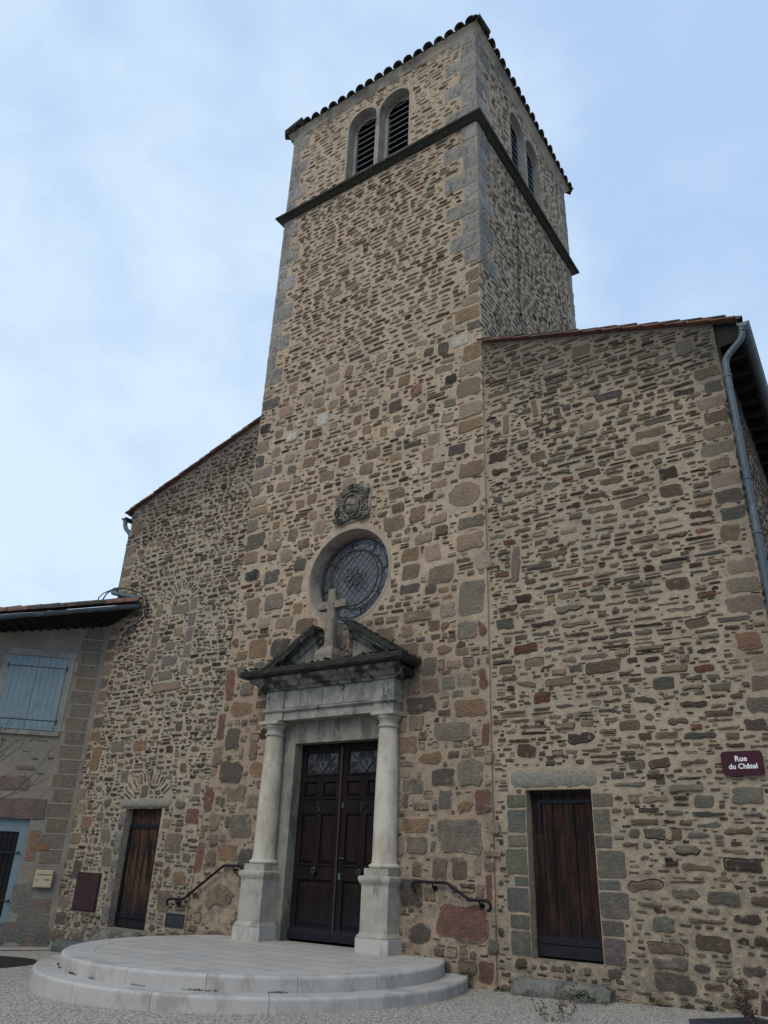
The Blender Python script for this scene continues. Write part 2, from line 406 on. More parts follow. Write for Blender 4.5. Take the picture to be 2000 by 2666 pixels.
# ------------------------------------------------------------------ other materials
M_PLASTER = basic('grey_plaster', (.235,.22,.175), (.18,.17,.14), 3, .9, .5, 40, dirt=(.10,.10,.085), dscale=2.5, damt=(.5,.75), dstretch=(1,1,.4))
M_REVEAL = basic('window_render', (.34,.31,.26), (.27,.245,.205), 2.5, .9, .3, 60, dirt=(.12,.115,.10), dscale=3, damt=(.55,.8), dstretch=(1,1,.35))
M_OCREV = basic('oculus_render', (.33,.27,.22), (.28,.235,.195), 3, .85, .15, 50, dirt=(.17,.14,.115), dscale=2.3, damt=(.54,.74))
M_COVE = basic('cornice_render', (.40,.34,.265), (.33,.285,.225), 2, .9, .25, 40, dirt=(.2,.18,.15), dscale=1.5, damt=(.5,.8))
M_TILE = basic('clay_tile_weathered', (.12,.075,.055), (.06,.05,.043), 5, .9, .8, 30, dirt=(.035,.036,.03), dscale=7, damt=(.42,.6))
M_TERRA = basic('terracotta', (.23,.10,.066), (.14,.068,.05), 6, .85, .5, 40, dirt=(.07,.06,.05), dscale=8, damt=(.5,.66))
M_BAND = basic('string_course_stone', (.085,.070,.052), (.05,.043,.033), 4, .95, 1.0, 25, dirt=(.035,.038,.028), dscale=5, damt=(.4,.62), bdist=.02)
M_COL = basic('column_limestone', (.52,.48,.39), (.40,.36,.28), 1.8, .75, .25, 70, dirt=(.33,.29,.22), dscale=2.2, damt=(.52,.78), dstretch=(1,1,.4))
M_PED = basic('pedestal_limestone', (.36,.34,.28), (.28,.265,.215), 4, .8, .6, 50, dirt=(.17,.165,.13), dscale=3.0, damt=(.54,.74), dstretch=(1,1,.5))
M_ENT = basic('entablature_stone', (.30,.285,.245), (.20,.195,.17), 4, .85, .8, 35, dirt=(.075,.075,.074), dscale=2.8, damt=(.54,.66), dstretch=(1,1,.55), bdist=.012)
M_MOSS = basic('moss_black_cornice', (.040,.038,.030), (.020,.021,.016), 7, .97, 1.0, 30, dirt=(.13,.125,.10), dscale=9, damt=(.62,.72), bdist=.03)
M_ENTD = basic('blackened_cornice_stone', (.24,.235,.205), (.14,.135,.12), 4, .9, 1.0, 30, dirt=(.035,.035,.034), dscale=3.5, damt=(.46,.62), dstretch=(1,1,.7), bdist=.015)
M_CROSS = basic('granite_cross', (.24,.205,.16), (.15,.13,.10), 12, .9, .8, 70, dirt=(.07,.068,.055), dscale=5, damt=(.55,.72), bdist=.01)
M_CREST = basic('carved_stone', (.235,.20,.155), (.14,.12,.095), 6, .9, .8, 60, dirt=(.04,.038,.032), dscale=4.5, damt=(.5,.64), bdist=.01)
M_WOOD = basic('dark_brown_wood', (.030,.017,.013), (.016,.010,.009), 5, .5, .6, 40, .5, (8,8,.5), dirt=(.050,.027,.018), dscale=2.2, damt=(.55,.75), dstretch=(6,6,.4))
M_IRON = basic('black_iron', (.018,.019,.023), (.012,.012,.014), 8, .5, .1, 80, .4)
M_RAIL = basic('painted_black_steel', (.006,.007,.010), (.005,.006,.008), 3, .5, .04, 90, .22)
M_GRILLE = basic('wrought_iron', (.018,.020,.024), (.030,.026,.020), 10, .6, .2, 80, .4)
M_ZINC = basic('zinc', (.062,.085,.103), (.048,.068,.084), 4, .5, .12, 30, .45, dirt=(.10,.13,.15), dscale=4, damt=(.55,.75), dstretch=(1,1,.4))
M_SOFFIT = basic('tarred_eave_boards', (.018,.015,.013), (.010,.009,.008), 5, .9, .5, 20)
M_LOUV_SHADE = basic('slate_louvre_shaded', (.05,.055,.06), (.035,.04,.045), 6, .7, .3, 30)  # slat boards kept dark: shade on their undersides put into the colour
M_LOUV_LIT = basic('louvre_edge_lit', (.20,.215,.225), (.15,.16,.17), 6, .6, .2, 30)  # front edges of the slats paler: the light on them is painted
M_DARK = basic('dark_interior', (.012,.012,.013), (.01,.01,.011), 3, 1, 0)
M_BLUE = basic('blue_grey_paint', (.16,.225,.25), (.14,.20,.225), 3, .6, .2, 40, .35, dirt=(.065,.10,.12), dscale=3, damt=(.6,.8), dstretch=(3,3,.5))
M_BLUE2 = basic('pale_blue_door_paint', (.15,.205,.22), (.13,.185,.20), 3, .6, .15, 40, .35)
M_STEPM = basic('pale_limestone_step', (.43,.405,.37), (.385,.365,.335), 2.5, .75, .15, 90, .3, dirt=(.29,.27,.235), dscale=1.7, damt=(.52,.85), dstretch=(1,1,.5))
M_CREAM = basic('cream_painted_metal', (.40,.345,.215), (.37,.315,.195), 4, .45, .03, 60, .5)
M_MAROON = basic('maroon_enamel', (.050,.013,.022), (.045,.012,.020), 4, .55, .02, 60, .15)
M_WHITE = basic('white_lettering', (.75,.74,.72), (.72,.71,.69), 4, .5, 0)
M_CABINET = basic('red_brown_steel', (.045,.022,.022), (.032,.018,.018), 4, .65, .1, 30, .2, dirt=(.09,.05,.045), dscale=4, damt=(.6,.8), dstretch=(.4,1,2))
M_SOIL = basic('dark_soil', (.035,.024,.017), (.018,.013,.010), 14, 1, 1.0, 40, bdist=.03)
M_PLANTER = basic('grey_weathered_timber', (.055,.055,.06), (.035,.035,.038), 3, .8, .6, 30, stretch=(.6,.6,6))
M_TWIG = basic('dry_twig', (.12,.075,.05), (.07,.045,.032), 20, .9, .2)
M_TWIGD = basic('dark_twig', (.06,.045,.038), (.035,.028,.024), 20, .9, .2)
M_LEAF = basic('weed_leaf', (.045,.085,.022), (.03,.06,.016), 15, .7, .2)
M_LEAFD = basic('dry_leaf', (.085,.052,.036), (.055,.036,.027), 15, .8, .2)
M_GRASS = basic('green_blades', (.05,.085,.025), (.06,.065,.03), 15, .8, 0)
M_CABLE = basic('black_cable', (.012,.012,.013), (.010,.010,.011), 5, .5, 0)
M_ROUGH = basic('rough_grey_block', (.21,.20,.17), (.15,.145,.125), 5, .95, 1.0, 25, dirt=(.07,.07,.058), dscale=3.5, damt=(.5,.7), bdist=.03)
M_LINTEL = basic('tooled_lintel', (.29,.265,.21), (.22,.20,.16), 6, .95, 1.0, 14, stretch=(2.5,1,3.5), bdist=.03)
M_PINKL = basic('pink_sandstone', (.15,.105,.085), (.11,.082,.068), 3, .95, .7, 22, bdist=.015)

def plank_material(name, c1, c2, c3, lowdark=True, pw=.17):
    mt, n, b = material(name)
    x, y, z = n.sep()
    v = n.coords((14,14,.9))
    g = n.ramp(n.noise(2.2, 8, .75, v), .42, .60); big = n.ramp(n.noise(1.9, 7, .7, n.coords((3,3,.7))), .44, .60)
    col = n.mix(g, c1, c2); col = n.mix(n.math('MULTIPLY', big, .85), col, c3)
    if lowdark:
        lowmask = n.math('SUBTRACT', 1.0, n.ramp(n.math('ADD', z, n.math('MULTIPLY', n.noise(3,5,.7,n.coords((2,2,.5))), 1.1)), 1.1, 1.7))  # planks darker towards the bottom
        col = n.mix(n.math('MULTIPLY', lowmask, .9), col, (.011,.012,.016))
    n.put(b.inputs['Base Color'], col); b.inputs['Roughness'].default_value = .75; b.inputs['Specular IOR Level'].default_value = .15
    n.put(b.inputs['Normal'], n.bump(n.noise(3, 8, .75, v), .8, .01)); return mt
M_PLANK = plank_material('weathered_planks', (.042,.019,.012), (.008,.006,.005), (.006,.005,.005))
M_PLANK2 = plank_material('sun_bleached_planks', (.085,.045,.026), (.010,.007,.006), (.007,.006,.006))
M_MDOOR = plank_material('varnished_door_wood', (.009,.0055,.005), (.005,.004,.004), (.016,.008,.006), True)

mt, n, b = material('leaded_glass')
f = n.ramp(n.noise(2, 4, .5), .3, .7)
n.put(b.inputs['Base Color'], n.mix(f, (.075,.087,.092), (.115,.127,.13))); b.inputs['Roughness'].default_value = .22
b.inputs['Specular IOR Level'].default_value = .9; n.put(b.inputs['Normal'], n.bump(n.noise(5, 2, .5), .12, .02)); M_GLASS = mt
mt, n, b = material('frosted_door_glass')
n.put(b.inputs['Base Color'], n.mix(n.noise(3), (.042,.046,.050), (.030,.034,.036))); b.inputs['Roughness'].default_value = .5; M_DGLASS = mt

# ------------------------------------------------------------------ ground
mt, n, b = material('pale_gravel')
v = n.coords()
vo = n.new('ShaderNodeTexVoronoi'); vo.inputs['Scale'].default_value = 46; n.l.new(v, vo.inputs['Vector'])
sepc = n.new('ShaderNodeSeparateColor'); n.l.new(vo.outputs['Color'], sepc.inputs[0])
peb = n.mix(sepc.outputs[0], (.34,.305,.25), (.60,.55,.47)); peb = n.mix(n.ramp(sepc.outputs[1], .82, .9), peb, (.17,.135,.11))
dist = vo.outputs['Distance']
gapf = n.ramp(dist, .42, .66)
col = n.mix(n.math('MULTIPLY', gapf, .8), peb, (.12,.105,.085))
pt = n.ramp(n.noise(.9, 5, .6), .35, .7); col = n.mix(n.math('MULTIPLY', pt, .25), col, (.22,.205,.18))
n.put(b.inputs['Base Color'], col); b.inputs['Roughness'].default_value = .9
n.put(b.inputs['Normal'], n.bump(n.math('SUBTRACT', 1.0, dist), 1.0, .012)); M_GRAVEL = mt
def gz(x, y): return .165+.025*(x-.5)-.004*y
g = MB(); S_ = 120
g.add([(-S_,-S_,gz(-S_,-S_)),(S_,-S_,gz(S_,-S_)),(S_,S_,gz(S_,S_)),(-S_,S_,gz(-S_,S_))], [(0,1,2,3)])
struct(g.build('ground', M_GRAVEL))

# ------------------------------------------------------------------ church
XL, XR, ZT = -5.51, .284, 20.44
YF = -.04                                   # face of the tower
def seam(z): return XL if z > 6.3 else XL-.06*(6.3-z)
church = thing('church', 'rubble stone church front with tall square belfry and columned portal', 'church', (-2.6,0,.2))
OC = (-2.65, 6.64); PC = -2.78

# --- tower wall
def pT(u,v,d=0): return (u, YF-d, v)
def pS(u,v,d=0): return (XR+d, u, v)                    # right side of the tower, u = y
DEP = 5.8
wins = [(-3.50,-2.61),(-2.49,-1.58)]
swins = [(1.92,2.80),(2.92,3.80)]
oculus = arc(OC[0], OC[1], .94, 0, 2*PI, 48)[:-1]
portal = rect_loop(-3.97,-1.59,.3,3.97)
fw = Wall(-6.0, XR, .1, ZT, pT, lambda U,V: (U > np.where(V>6.3, XL, XL-.06*(6.3-V))) & (U < XR) & (V > .15+0*U))
fw.block(lambda U,V: ((U-OC[0])**2+(V-OC[1])**2) < 1.03**2)
fw.block(lambda U,V: (U>-4.02)&(U<-1.54)&(V<4.0))
fw.block(lambda U,V: (abs(U-PC)<1.38)&(V>3.9)&(V<4.75))
fw.block(lambda U,V: (U>-3.08)&(U<-2.17)&(V>7.72)&(V<8.42))
for a,b_ in wins: fw.block(lambda U,V,a=a,b_=b_: (U>a-.05)&(U<b_+.05)&(V>17.3)&((V<19.56)|((U-(a+b_)/2)**2+(V-19.56)**2 < ((b_-a)/2+.06)**2)))
fw.block(lambda U,V: (V>17.22)&(V<17.42)&(U>-99))
# quoins
def quoins(wl, ucorner, sgn, v0, v1, alt=0, big=.80, small=.40, hh=.46):
    v = v0; k = alt
    while v < v1-.1:
        h = hh*R.uniform(.9,1.1); wdt = (big if k%2 else small)*R.uniform(.85,1.12)
        u = ucorner+sgn*(wdt/2-.004)
        wl.fit(u, v+h/2, wdt/2, h/2, 8, .012, True)
        c = R.choice(PAL['qun']); f = R.uniform(.85,1.12)
        wl.stone(u, v+h/2, wdt/2, h/2-.008, 9, tuple(x*f for x in c), .012, 0, .035)
        # the block's own tooled bumps
        for _ in range(int(wdt*22)):
            wl.stone(u+R.uniform(-.42,.42)*wdt, v+h*R.uniform(.12,.88), R.uniform(.012,.03), R.uniform(.04,.11), 6, tuple(x*f*R.uniform(.9,1.05) for x in c), .019, R.uniform(-.5,.1), .2)
        v += h; k += 1
quoins(fw, XR, -1, 13.05, 17.2, 0); quoins(fw, XR, -1, 17.46, 20.4, 1)
quoins(fw, XL, 1, 11.9, 17.2, 1, .62, .34); quoins(fw, XL, 1, 17.46, 20.4, 0, .62, .34)
SP = [(-0.18,11.15,0.40,0.28,'W'),(-0.40,10.32,0.27,0.21,'K'),(-4.45,10.22,0.32,0.25,'W'),(-3.58,10.42,0.29,0.34,'W'),(-1.17,8.47,0.17,0.16,'W'),(-5.20,7.09,0.5,0.30,'K'),(-3.87,7.08,0.31,0.28,'D'),(-0.57,11.13,0.26,0.30,'D'),(-0.27,8.69,0.40,0.23,'D'),(-5.30,10.71,0.35,0.26,'K'),(-1.49,10.67,0.32,0.28,'O'),(-1.19,10.32,0.28,0.28,'R'),(0.07,10.80,0.43,0.42,'O'),(-0.01,9.97,0.54,0.42,'B'),(-0.13,7.72,0.75,0.56,'P'),(-0.02,6.79,0.58,0.35,'P'),(-1.23,6.43,0.40,0.31,'B'),(-0.61,6.29,0.56,0.36,'B'),(0.0,5.76,0.52,0.65,'G'),(-1.25,6.12,0.44,0.20,'D'),(-0.81,6.04,0.24,0.20,'D'),(-0.1,5.21,0.40,0.31,'G'),(0.18,5.18,0.17,0.54,'R'),(0.18,4.37,0.18,0.47,'R'),(-0.06,3.93,0.62,0.29,'O'),(-0.39,3.60,0.67,0.3,'G'),(-0.79,3.19,0.47,0.28,'O'),(-0.55,2.90,0.42,0.27,'D'),(-1.1,2.78,0.40,0.24,'G'),(-0.07,2.96,0.46,0.40,'G'),(0.13,2.55,0.28,0.37,'R'),(-0.17,2.48,0.28,0.26,'O'),(-0.27,2.08,0.79,0.5,'G'),(-1.05,2.22,0.51,0.23,'O'),(-0.23,0.95,0.86,0.50,'R'),(0.2,1.4,0.11,0.36,'R'),(0.13,0.36,0.24,0.28,'R'),(0.2,3.52,0.14,0.35,'R'),(-5.43,5.68,0.21,0.36,'R'),(-5.45,4.8,0.26,0.66,'R'),(-5.55,4.00,0.22,0.54,'R'),(-5.65,2.67,0.24,0.46,'R'),(-5.70,1.65,0.22,0.54,'R'),(-4.80,5.45,0.50,0.40,'O'),(-4.2,5.40,0.49,0.38,'D'),(-5.05,4.31,0.66,0.42,'O'),(-5.2,3.75,0.37,0.44,'D'),(-5.15,3.14,0.61,0.38,'D'),(-4.49,3.16,0.42,0.33,'O'),(-4.49,6.38,0.51,0.37,'G'),(-4.17,5.90,0.45,0.24,'P'),(-3.97,6.65,0.42,0.44,'B'),(-5.05,6.33,0.39,0.48,'B'),(-3.85,6.14,0.26,0.27,'O'),(-1.09,5.59,0.6,0.21,'B'),(-0.53,4.92,0.31,0.24,'O'),(-1.02,1.94,0.38,0.25,'G'),(-5.1,1.0,.75,.75,'P'),(-4.75,2.2,.55,.42,'G'),(-5.0,1.75,.5,.3,'O'),(-1.1,1.3,.4,.4,'D'),(-.95,.75,.4,.45,'D'),(-4.95,2.75,.5,.3,'P')]
for u,v,w_,h_,k in SP:
    c = KEY[k]; f = R.uniform(.9,1.1)
    fw.special(u, v, w_/2, h_/2, tuple(x*f for x in c), R.uniform(.012,.03), R.uniform(3,6), .07, R.gauss(0,.03))
# large rough corner blocks under the quoins
for us, s_ in ((XR,-1),(XL,1)):
    v = 6.6
    while v < (13.0 if s_ < 0 else 11.8):
        h = R.uniform(.22,.42); wdt = R.uniform(.25,.6)
        u = us+s_*(wdt/2)
        if fw.fit(u, v+h/2, wdt/2, h/2, 4, .0): fw.stone(u, v+h/2, wdt/2, h/2-.01, 4.5, pick([('pnk',3),('och',2),('gry',2),('sil',2)]), .02, 0, .07)
        v += h+.015
ASH = [('pnk',6),('och',1.6),('gry',1.6),('bro',2.5),('drk',.4),('grn',.4),('sil',2.4)]
MIX = [('bro',5),('drk',2),('pnk',2),('gry',2.2),('och',1.3),('rus',.8)]
UPP = [('bro',7),('drk',1.3),('gry',1.6),('rus',.8),('pnk',1.2),('sil',1.0)]
fw.courses(-6, XR, .15, 5.4, (.24,.38), (.24,.64), .008, .008, ASH, (4.2,5.6), (.010,.030), .0, rot=.010, hj=(.93,1.0), split=.10)
fw.courses(-6, XR, .15, 5.2, (.11,.2), (.12,.36), .008, .01, ASH, (3.7,5.4), (.010,.028), .0, hj=(.85,1.0))
fw.darts(-6, XR, 5.0, 7.8, 900, (.13,.26), (.09,.18), .010, ASH, (3.6,5), (.012,.028))
fw.darts(-6, XR, 7.6, 11.7, 300, (.10,.22), (.08,.15), .02, [('pnk',4),('och',1.5),('sil',2),('bro',2),('gry',1)], (3.6,5), (.008,.02))
fw.courses(-6, XR, 4.9, 7.8, (.08,.17), (.12,.42), .014, .02, MIX, (2.2,4.6), (.010,.03), .02)
fw.courses(-6, XR, 7.8, 11.4, (.07,.14), (.12,.46), .016, .03, MIX, (2,4.4), (.010,.03), .03)
fw.courses(XL, XR, 11.4, 17.2, (.07,.135), (.13,.52), .022, .05, UPP, (1.9,4.0), (.008,.028), .04)
fw.courses(XL, XR, 17.45, 20.4, (.08,.145), (.14,.42), .030, .08, UPP, (1.9,4.0), (.006,.02), .10)
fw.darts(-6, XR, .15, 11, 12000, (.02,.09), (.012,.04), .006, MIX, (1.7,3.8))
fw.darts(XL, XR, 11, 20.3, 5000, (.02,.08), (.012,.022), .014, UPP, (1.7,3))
mb = fw.mb
sheet(mb, [(seam(.0),-.4),(XR,-.4),(XR,ZT),(XL,ZT),(XL,6.3)], [oculus, portal]+[arch_loop(a,b_,17.38,20.0) for a,b_ in wins], lambda a,b_: pT(a,b_))
# side wall of the tower
sw = Wall(0, DEP, 9.6, ZT, pS, lambda U,V: (U>.0)&(U<DEP)&(V>9.6+0*U))
for a,b_ in swins: sw.block(lambda U,V,a=a,b_=b_: (U>a-.05)&(U<b_+.05)&(V>17.3)&((V<19.56)|((U-(a+b_)/2)**2+(V-19.56)**2 < ((b_-a)/2+.06)**2)))
sw.block(lambda U,V: (V>17.22)&(V<17.42)&(U>-99))
quoins(sw, 0, 1, 13.05, 17.2, 1, .75, .4); quoins(sw, 0, 1, 17.46, 20.4, 0, .75, .4)
quoins(sw, DEP, -1, 17.46, 20.4, 1, .5, .3); quoins(sw, DEP, -1, 12.0, 17.2, 0, .5, .3)
SID = [('bro',5),('drk',3),('gry',2.5),('rus',.5),('pnk',.8)]
sw.courses(0, DEP, 9.6, 17.2, (.07,.135), (.14,.46), .020, .04, SID, (1.8,3.0), (.006,.02), .08)
sw.courses(0, DEP, 17.45, 20.4, (.07,.14), (.14,.40), .034, .09, SID, (1.8,3.0), (.006,.018), .16)
sw.darts(0, DEP, 9.6, 20.3, 4000, (.02,.06), (.010,.02), .012, SID)
b0 = len(mb.v); mb.v += sw.mb.v; mb.f += [tuple(b0+i for i in f) for f in sw.mb.f]; mb.m += sw.mb.m; mb.c += sw.mb.c; mb.sm += sw.mb.sm
sheet(mb, [(YF,0),(DEP,0),(DEP,ZT),(YF,ZT)], [arch_loop(a,b_,17.38,20.0) for a,b_ in swins], lambda a,b_: pS(a,b_))
mb.add([(XL,YF,6),(XL,DEP,6),(XL,DEP,ZT),(XL,YF,ZT),(XR,DEP,0),(XL,DEP,0),(XR,DEP,ZT),(XL,DEP,ZT),(seam(0),YF,-.4),(seam(0),.1,-.4),(XL,.1,6.3)],
       [(0,1,2,3),(4,5,7,6)], 0)
mb.add([(seam(-.4),YF,-.4),(seam(-.4),.08,-.4),(XL,.08,6.3),(XL,YF,6.3)], [(0,1,2,3)], 0)
# seam face on the right of the tower: thin step
mb.build('tower_wall', MW_T, church)
print('front stones', fw.n, 'side', sw.n)

# --- belfry windows
def belfry(a, b_, place, D=.27):
    z0, zt = 17.40, 20.0
    mbw = MB(); lp = arch_loop(a, b_, z0-.02, zt, 20)
    inner = arch_loop(a+.07, b_-.07, z0-.02, zt-.12, 20)
    reveal(mbw, lp, lambda p,q: place(p,q,.008), lambda p,q: place(p,q,-D))
    k = len(lp); mbw.add([place(*p,-D) for p in lp]+[place(*p,-D) for p in inner], [(i,(i+1)%k,k+(i+1)%k,k+i) for i in range(k)])
    # plaster band round the opening
    ob = arch_loop(a-.05, b_+.05, z0-.02, zt+.05, 20)
    mbw.add([place(*p,.008) for p in lp]+[place(*p,.008) for p in ob]+[place(*p,-.004) for p in ob],
            [(i,(i+1)%k,k+(i+1)%k,k+i) for i in range(1,k)]+[(k+i,k+(i+1)%k,2*k+(i+1)%k,2*k+i) for i in range(1,k)])
    win = mbw.build('belfry_window', M_REVEAL, church)
    mf = MB()
    xa, xb, zs = a+.07, b_-.07, zt-.12-((b_-a)/2-.07)
    def bx(u0,u1,v0,v1,d0,d1):
        vs = [place(u,v,d) for u in (u0,u1) for v in (v0,v1) for d in (d0,d1)]
        mf.add(vs, [(0,1,3,2),(4,6,7,5),(0,4,5,1),(2,3,7,6),(0,2,6,4),(1,5,7,3)])
    bx(xa,xa+.045,z0,zs,-D-.07,-D+.004); bx(xb-.045,xb,z0,zs,-D-.07,-D+.004)
    f1 = mf.build('window_frame', M_ZINC, win)
    ml = MB(); z = z0+.03
    while z < zt-.2:
        hw = (xb-xa)/2-.045
        if z > zs: 
            rr = (b_-a)/2-.07; hw = math.sqrt(max(0.0, rr*rr-(z-zs+.04)**2))
        if hw > .05:
            cu = (xa+xb)/2; vs = []
            for u in (cu-hw, cu+hw):
                for (v_, d_) in ((z,-D-.015),(z+.020,-D-.01),(z+.17,-D-.24),(z+.15,-D-.245)): vs.append(place(u,v_,d_))
            ml.add(vs, [(0,1,2,3),(7,6,5,4),(0,4,5,1),(1,5,6,2),(2,6,7,3),(3,7,4,0)]); ml.m[-4] = 1
        z += .215
    lv = ml.build('louvre', [M_LOUV_SHADE, M_LOUV_LIT], win)
    mk = MB(); bp_ = [place(*p,-D-.26) for p in arch_loop(a-.1,b_+.1,z0-.2,zt+.1,12)]
    mk.add(bp_, [tuple(range(len(bp_)))]); mk.build('backing', M_DARK, win)  # near-black sheet: darkness of the belfry room put into its colour
    return win
for a,b_ in wins: belfry(a, b_, pT)
for a,b_ in swins: belfry(a, b_, pS, .16)
# sill shelf between windows & string course
def ring_profile(prof, x0, x1, y0, y1, name, mat, jit=0, seg=1):
    """sweep (offset, z) profile around the tower"""
    mbp = MB(); rings = []
    cs = [(x0,y0),(x1,y0),(x1,y1),(x0,y1)]
    for i in range(4):
        p, q = cs[i], cs[(i+1)%4]
        dx = [(-1,-1),(1,-1),(1,1),(-1,1)]
        ns = seg
        for k in range(ns):
            t = k/ns; rr = []
            for off, z in prof:
                A = (p[0]+dx[i][0]*off, p[1]+dx[i][1]*off); B = (q[0]+dx[(i+1)%4][0]*off, q[1]+dx[(i+1)%4][1]*off)
                j = R.uniform(-jit,jit) if k else 0
                rr.append((A[0]+(B[0]-A[0])*t, A[1]+(B[1]-A[1])*t, z+j))
            rings.append(rr)
    rings.append(rings[0]); mbp.loops(rings, closed=True, cap=False)
    return mbp.build(name, mat, church)
ring_profile([(-.05,17.23),(.04,17.24),(.13,17.31),(.185,17.325),(.185,17.38),(.10,17.43),(-.05,17.46)], XL, XR, YF, DEP, 'string_course', M_BAND, .010, 26)
cor = ring_profile([(-.02,20.42),(.010,20.42),(.03,20.46),(.06,20.52),(.11,20.575),(.15,20.60),(.15,20.625),(-.3,20.63)], XL, XR, YF, DEP, 'eaves_cornice', M_COVE, .002, 4)
# tower roof: low pyramid with canal tile ends
mr = MB(); o_ = .165; ap = ((XL+XR)/2, (YF+DEP)/2, 21.7)
cs = [(XL-o_,YF-o_,20.632),(XR+o_,YF-o_,20.632),(XR+o_,DEP+o_,20.632),(XL-o_,DEP+o_,20.632)]
mr.add(cs+[ap], [(0,1,4),(1,2,4),(2,3,4),(3,0,4),(3,2,1,0)])
roof_t = mr.build('tower_roof', M_TILE, church)
def half_tube(mb_, p0, p1, r0, r1, up=(0,0,1), thick=.018, seg=8, mi=0, down=False):
    P0, P1 = Vector(p0), Vector(p1); t = (P1-P0).normalized(); U = Vector(up); U = (U-t*U.dot(t)).normalized(); sd = t.cross(U)
    sg = -1 if down else 1; rings = []
    for P, r in ((P0,r0),(P1,r1)):
        rr = []
        for q in (r, r-thick):
            a_ = [PI*i/seg for i in range(seg+1)]
            if q != r: a_ = a_[::-1]
            rr += [tuple(P+sd*math.cos(a)*q+U*math.sin(a)*q*sg) for a in a_]
        rings.append(rr)
    mb_.loops(rings, mi)
mt_ = MB()
def eave_tiles(pa, pb, inward, k):
    for i in range(k):
        t = (i+.5)/k; x = pa[0]+(pb[0]-pa[0])*t; y = pa[1]+(pb[1]-pa[1])*t
        jz = R.uniform(-.008,.008); j2 = R.uniform(-.015,.02)
        s0 = (x-inward[0]*(.05+j2), y-inward[1]*(.05+j2), 20.60+jz); s1 = (x+inward[0]*.6, y+inward[1]*.6, 20.60+jz+.17)
        half_tube(mt_, s0, s1, .138, .115)
        sp = abs(pb[0]-pa[0])+abs(pb[1]-pa[1]); hx = (pb[0]-pa[0])/k/2; hy = (pb[1]-pa[1])/k/2
        s0 = (x+hx-inward[0]*.03, y+hy-inward[1]*.03, 20.70+jz); s1 = (x+hx+inward[0]*.6, y+hy+inward[1]*.6, 20.87+jz)
        half_tube(mt_, s0, s1, .10, .09, down=True)
eave_tiles((XL-o_,YF-o_),(XR+o_,YF-o_),(0,1),20); eave_tiles((XR+o_,YF-o_),(XR+o_,DEP+o_),(-1,0),20)
eave_tiles((XR+o_,DEP+o_),(XL-o_,DEP+o_),(0,-1),20); eave_tiles((XL-o_,DEP+o_),(XL-o_,YF-o_),(1,0),20)
for cx_, cy_ in ((XL-o_,YF-o_),(XR+o_,YF-o_),(XR+o_,DEP+o_),(XL-o_,DEP+o_)):     # hip tiles
    q = Vector((cx_,cy_,20.57)); A = Vector(ap); d = (A-q).normalized()
    for k in range(9): half_tube(mt_, q+d*(k*.45-.04), q+d*(k*.45+.46), .125, .11)
ro = mt_.build('roof_tiles', M_TILE, roof_t)

# lightning cable on the tower side
mc = MB(); pth = [(XR+.03, 1.93+.06*math.sin(z*1.7)+(.0 if z < 17 else 0), z) for z in np.arange(10.6, 17.2, .25)]
pth += [(XR+.10,1.95,17.2),(XR+.23,1.95,17.33),(XR+.2,1.97,17.45),(XR+.03,2.0,17.6)]
mc.tube(pth, .010, 5)
for z in np.arange(11, 17.2, 1.0): mc.box(XR, XR+.05, 1.9, 1.96, z, z+.03)
mc.build('lightning_cable', M_CABLE, church)

# --- oculus
mo = MB(); k = 48
r0 = [(OC[0]+.985*math.cos(2*PI*i/k), YF-.006, OC[1]+.985*math.sin(2*PI*i/k)) for i in range(k)]
r1 = [(OC[0]+.94*math.cos(2*PI*i/k), YF-.014, OC[1]+.94*math.sin(2*PI*i/k)) for i in range(k)]
r2 = [(OC[0]+.865*math.cos(2*PI*i/k), .27, OC[1]+.865*math.sin(2*PI*i/k)) for i in range(k)]
r00 = [(p[0],YF+.02,p[2]) for p in r0]
mo.loops([r00,r0,r1], cap=False); mo.loops([r1,r2], cap=False, smooth=True)
ocu = mo.build('oculus_window', M_OCREV, church)
mg = MB(); gp = [(OC[0]+.90*math.cos(2*PI*i/k), .255, OC[1]+.90*math.sin(2*PI*i/k)) for i in range(k)]
mg.add(gp, [tuple(range(k))]); mg.build('glass', M_GLASS, ocu)
mi_ = MB()
def oc(r, a, y=.2): return (OC[0]+r*math.cos(a), y, OC[1]+r*math.sin(a))
# tracery behind (thick leaded ring) and wrought grille in front
for r, rad, y in ((.83,.012,.235),(.60,.010,.225)):
    mi_.tube([oc(r,2*PI*i/48,y) for i in range(48)], rad, 6, closed=True)
for i in range(8):
    a = 2*PI*i/8+.2; mi_.tube([oc(.60,a,.235),oc(.84,a,.235)], .010, 5)
lead = mi_.build('tracery', M_GRILLE, ocu)
mi_ = MB()
mi_.tube([oc(.80,2*PI*i/60,.14) for i in range(60)], .012, 6, closed=True)
mi_.tube([oc(.57,2*PI*i/48,.14) for i in range(48)], .016, 6, closed=True)
for ph in (0, PI/6*1.0):
    mi_.tube([oc(.685+.115*math.sin(6*2*PI*i/144*1+ph*6), 2*PI*i/144, .13+.01*(ph>0)) for i in range(144)], .0095, 5, closed=True)
for sgn in (1,-1):
    for kx in range(-5,6):
        off = kx*.105+.02; L_ = math.sqrt(max(0, .565**2-off**2)); a = math.radians(48)*sgn
        dx, dz = math.cos(a), math.sin(a); nx, nz = -dz, dx
        y = .14+.012*sgn
        mi_.tube([(OC[0]+nx*off-dx*L_, y, OC[1]+nz*off-dz*L_),(OC[0]+nx*off+dx*L_, y, OC[1]+nz*off+dz*L_)], .0068, 5)
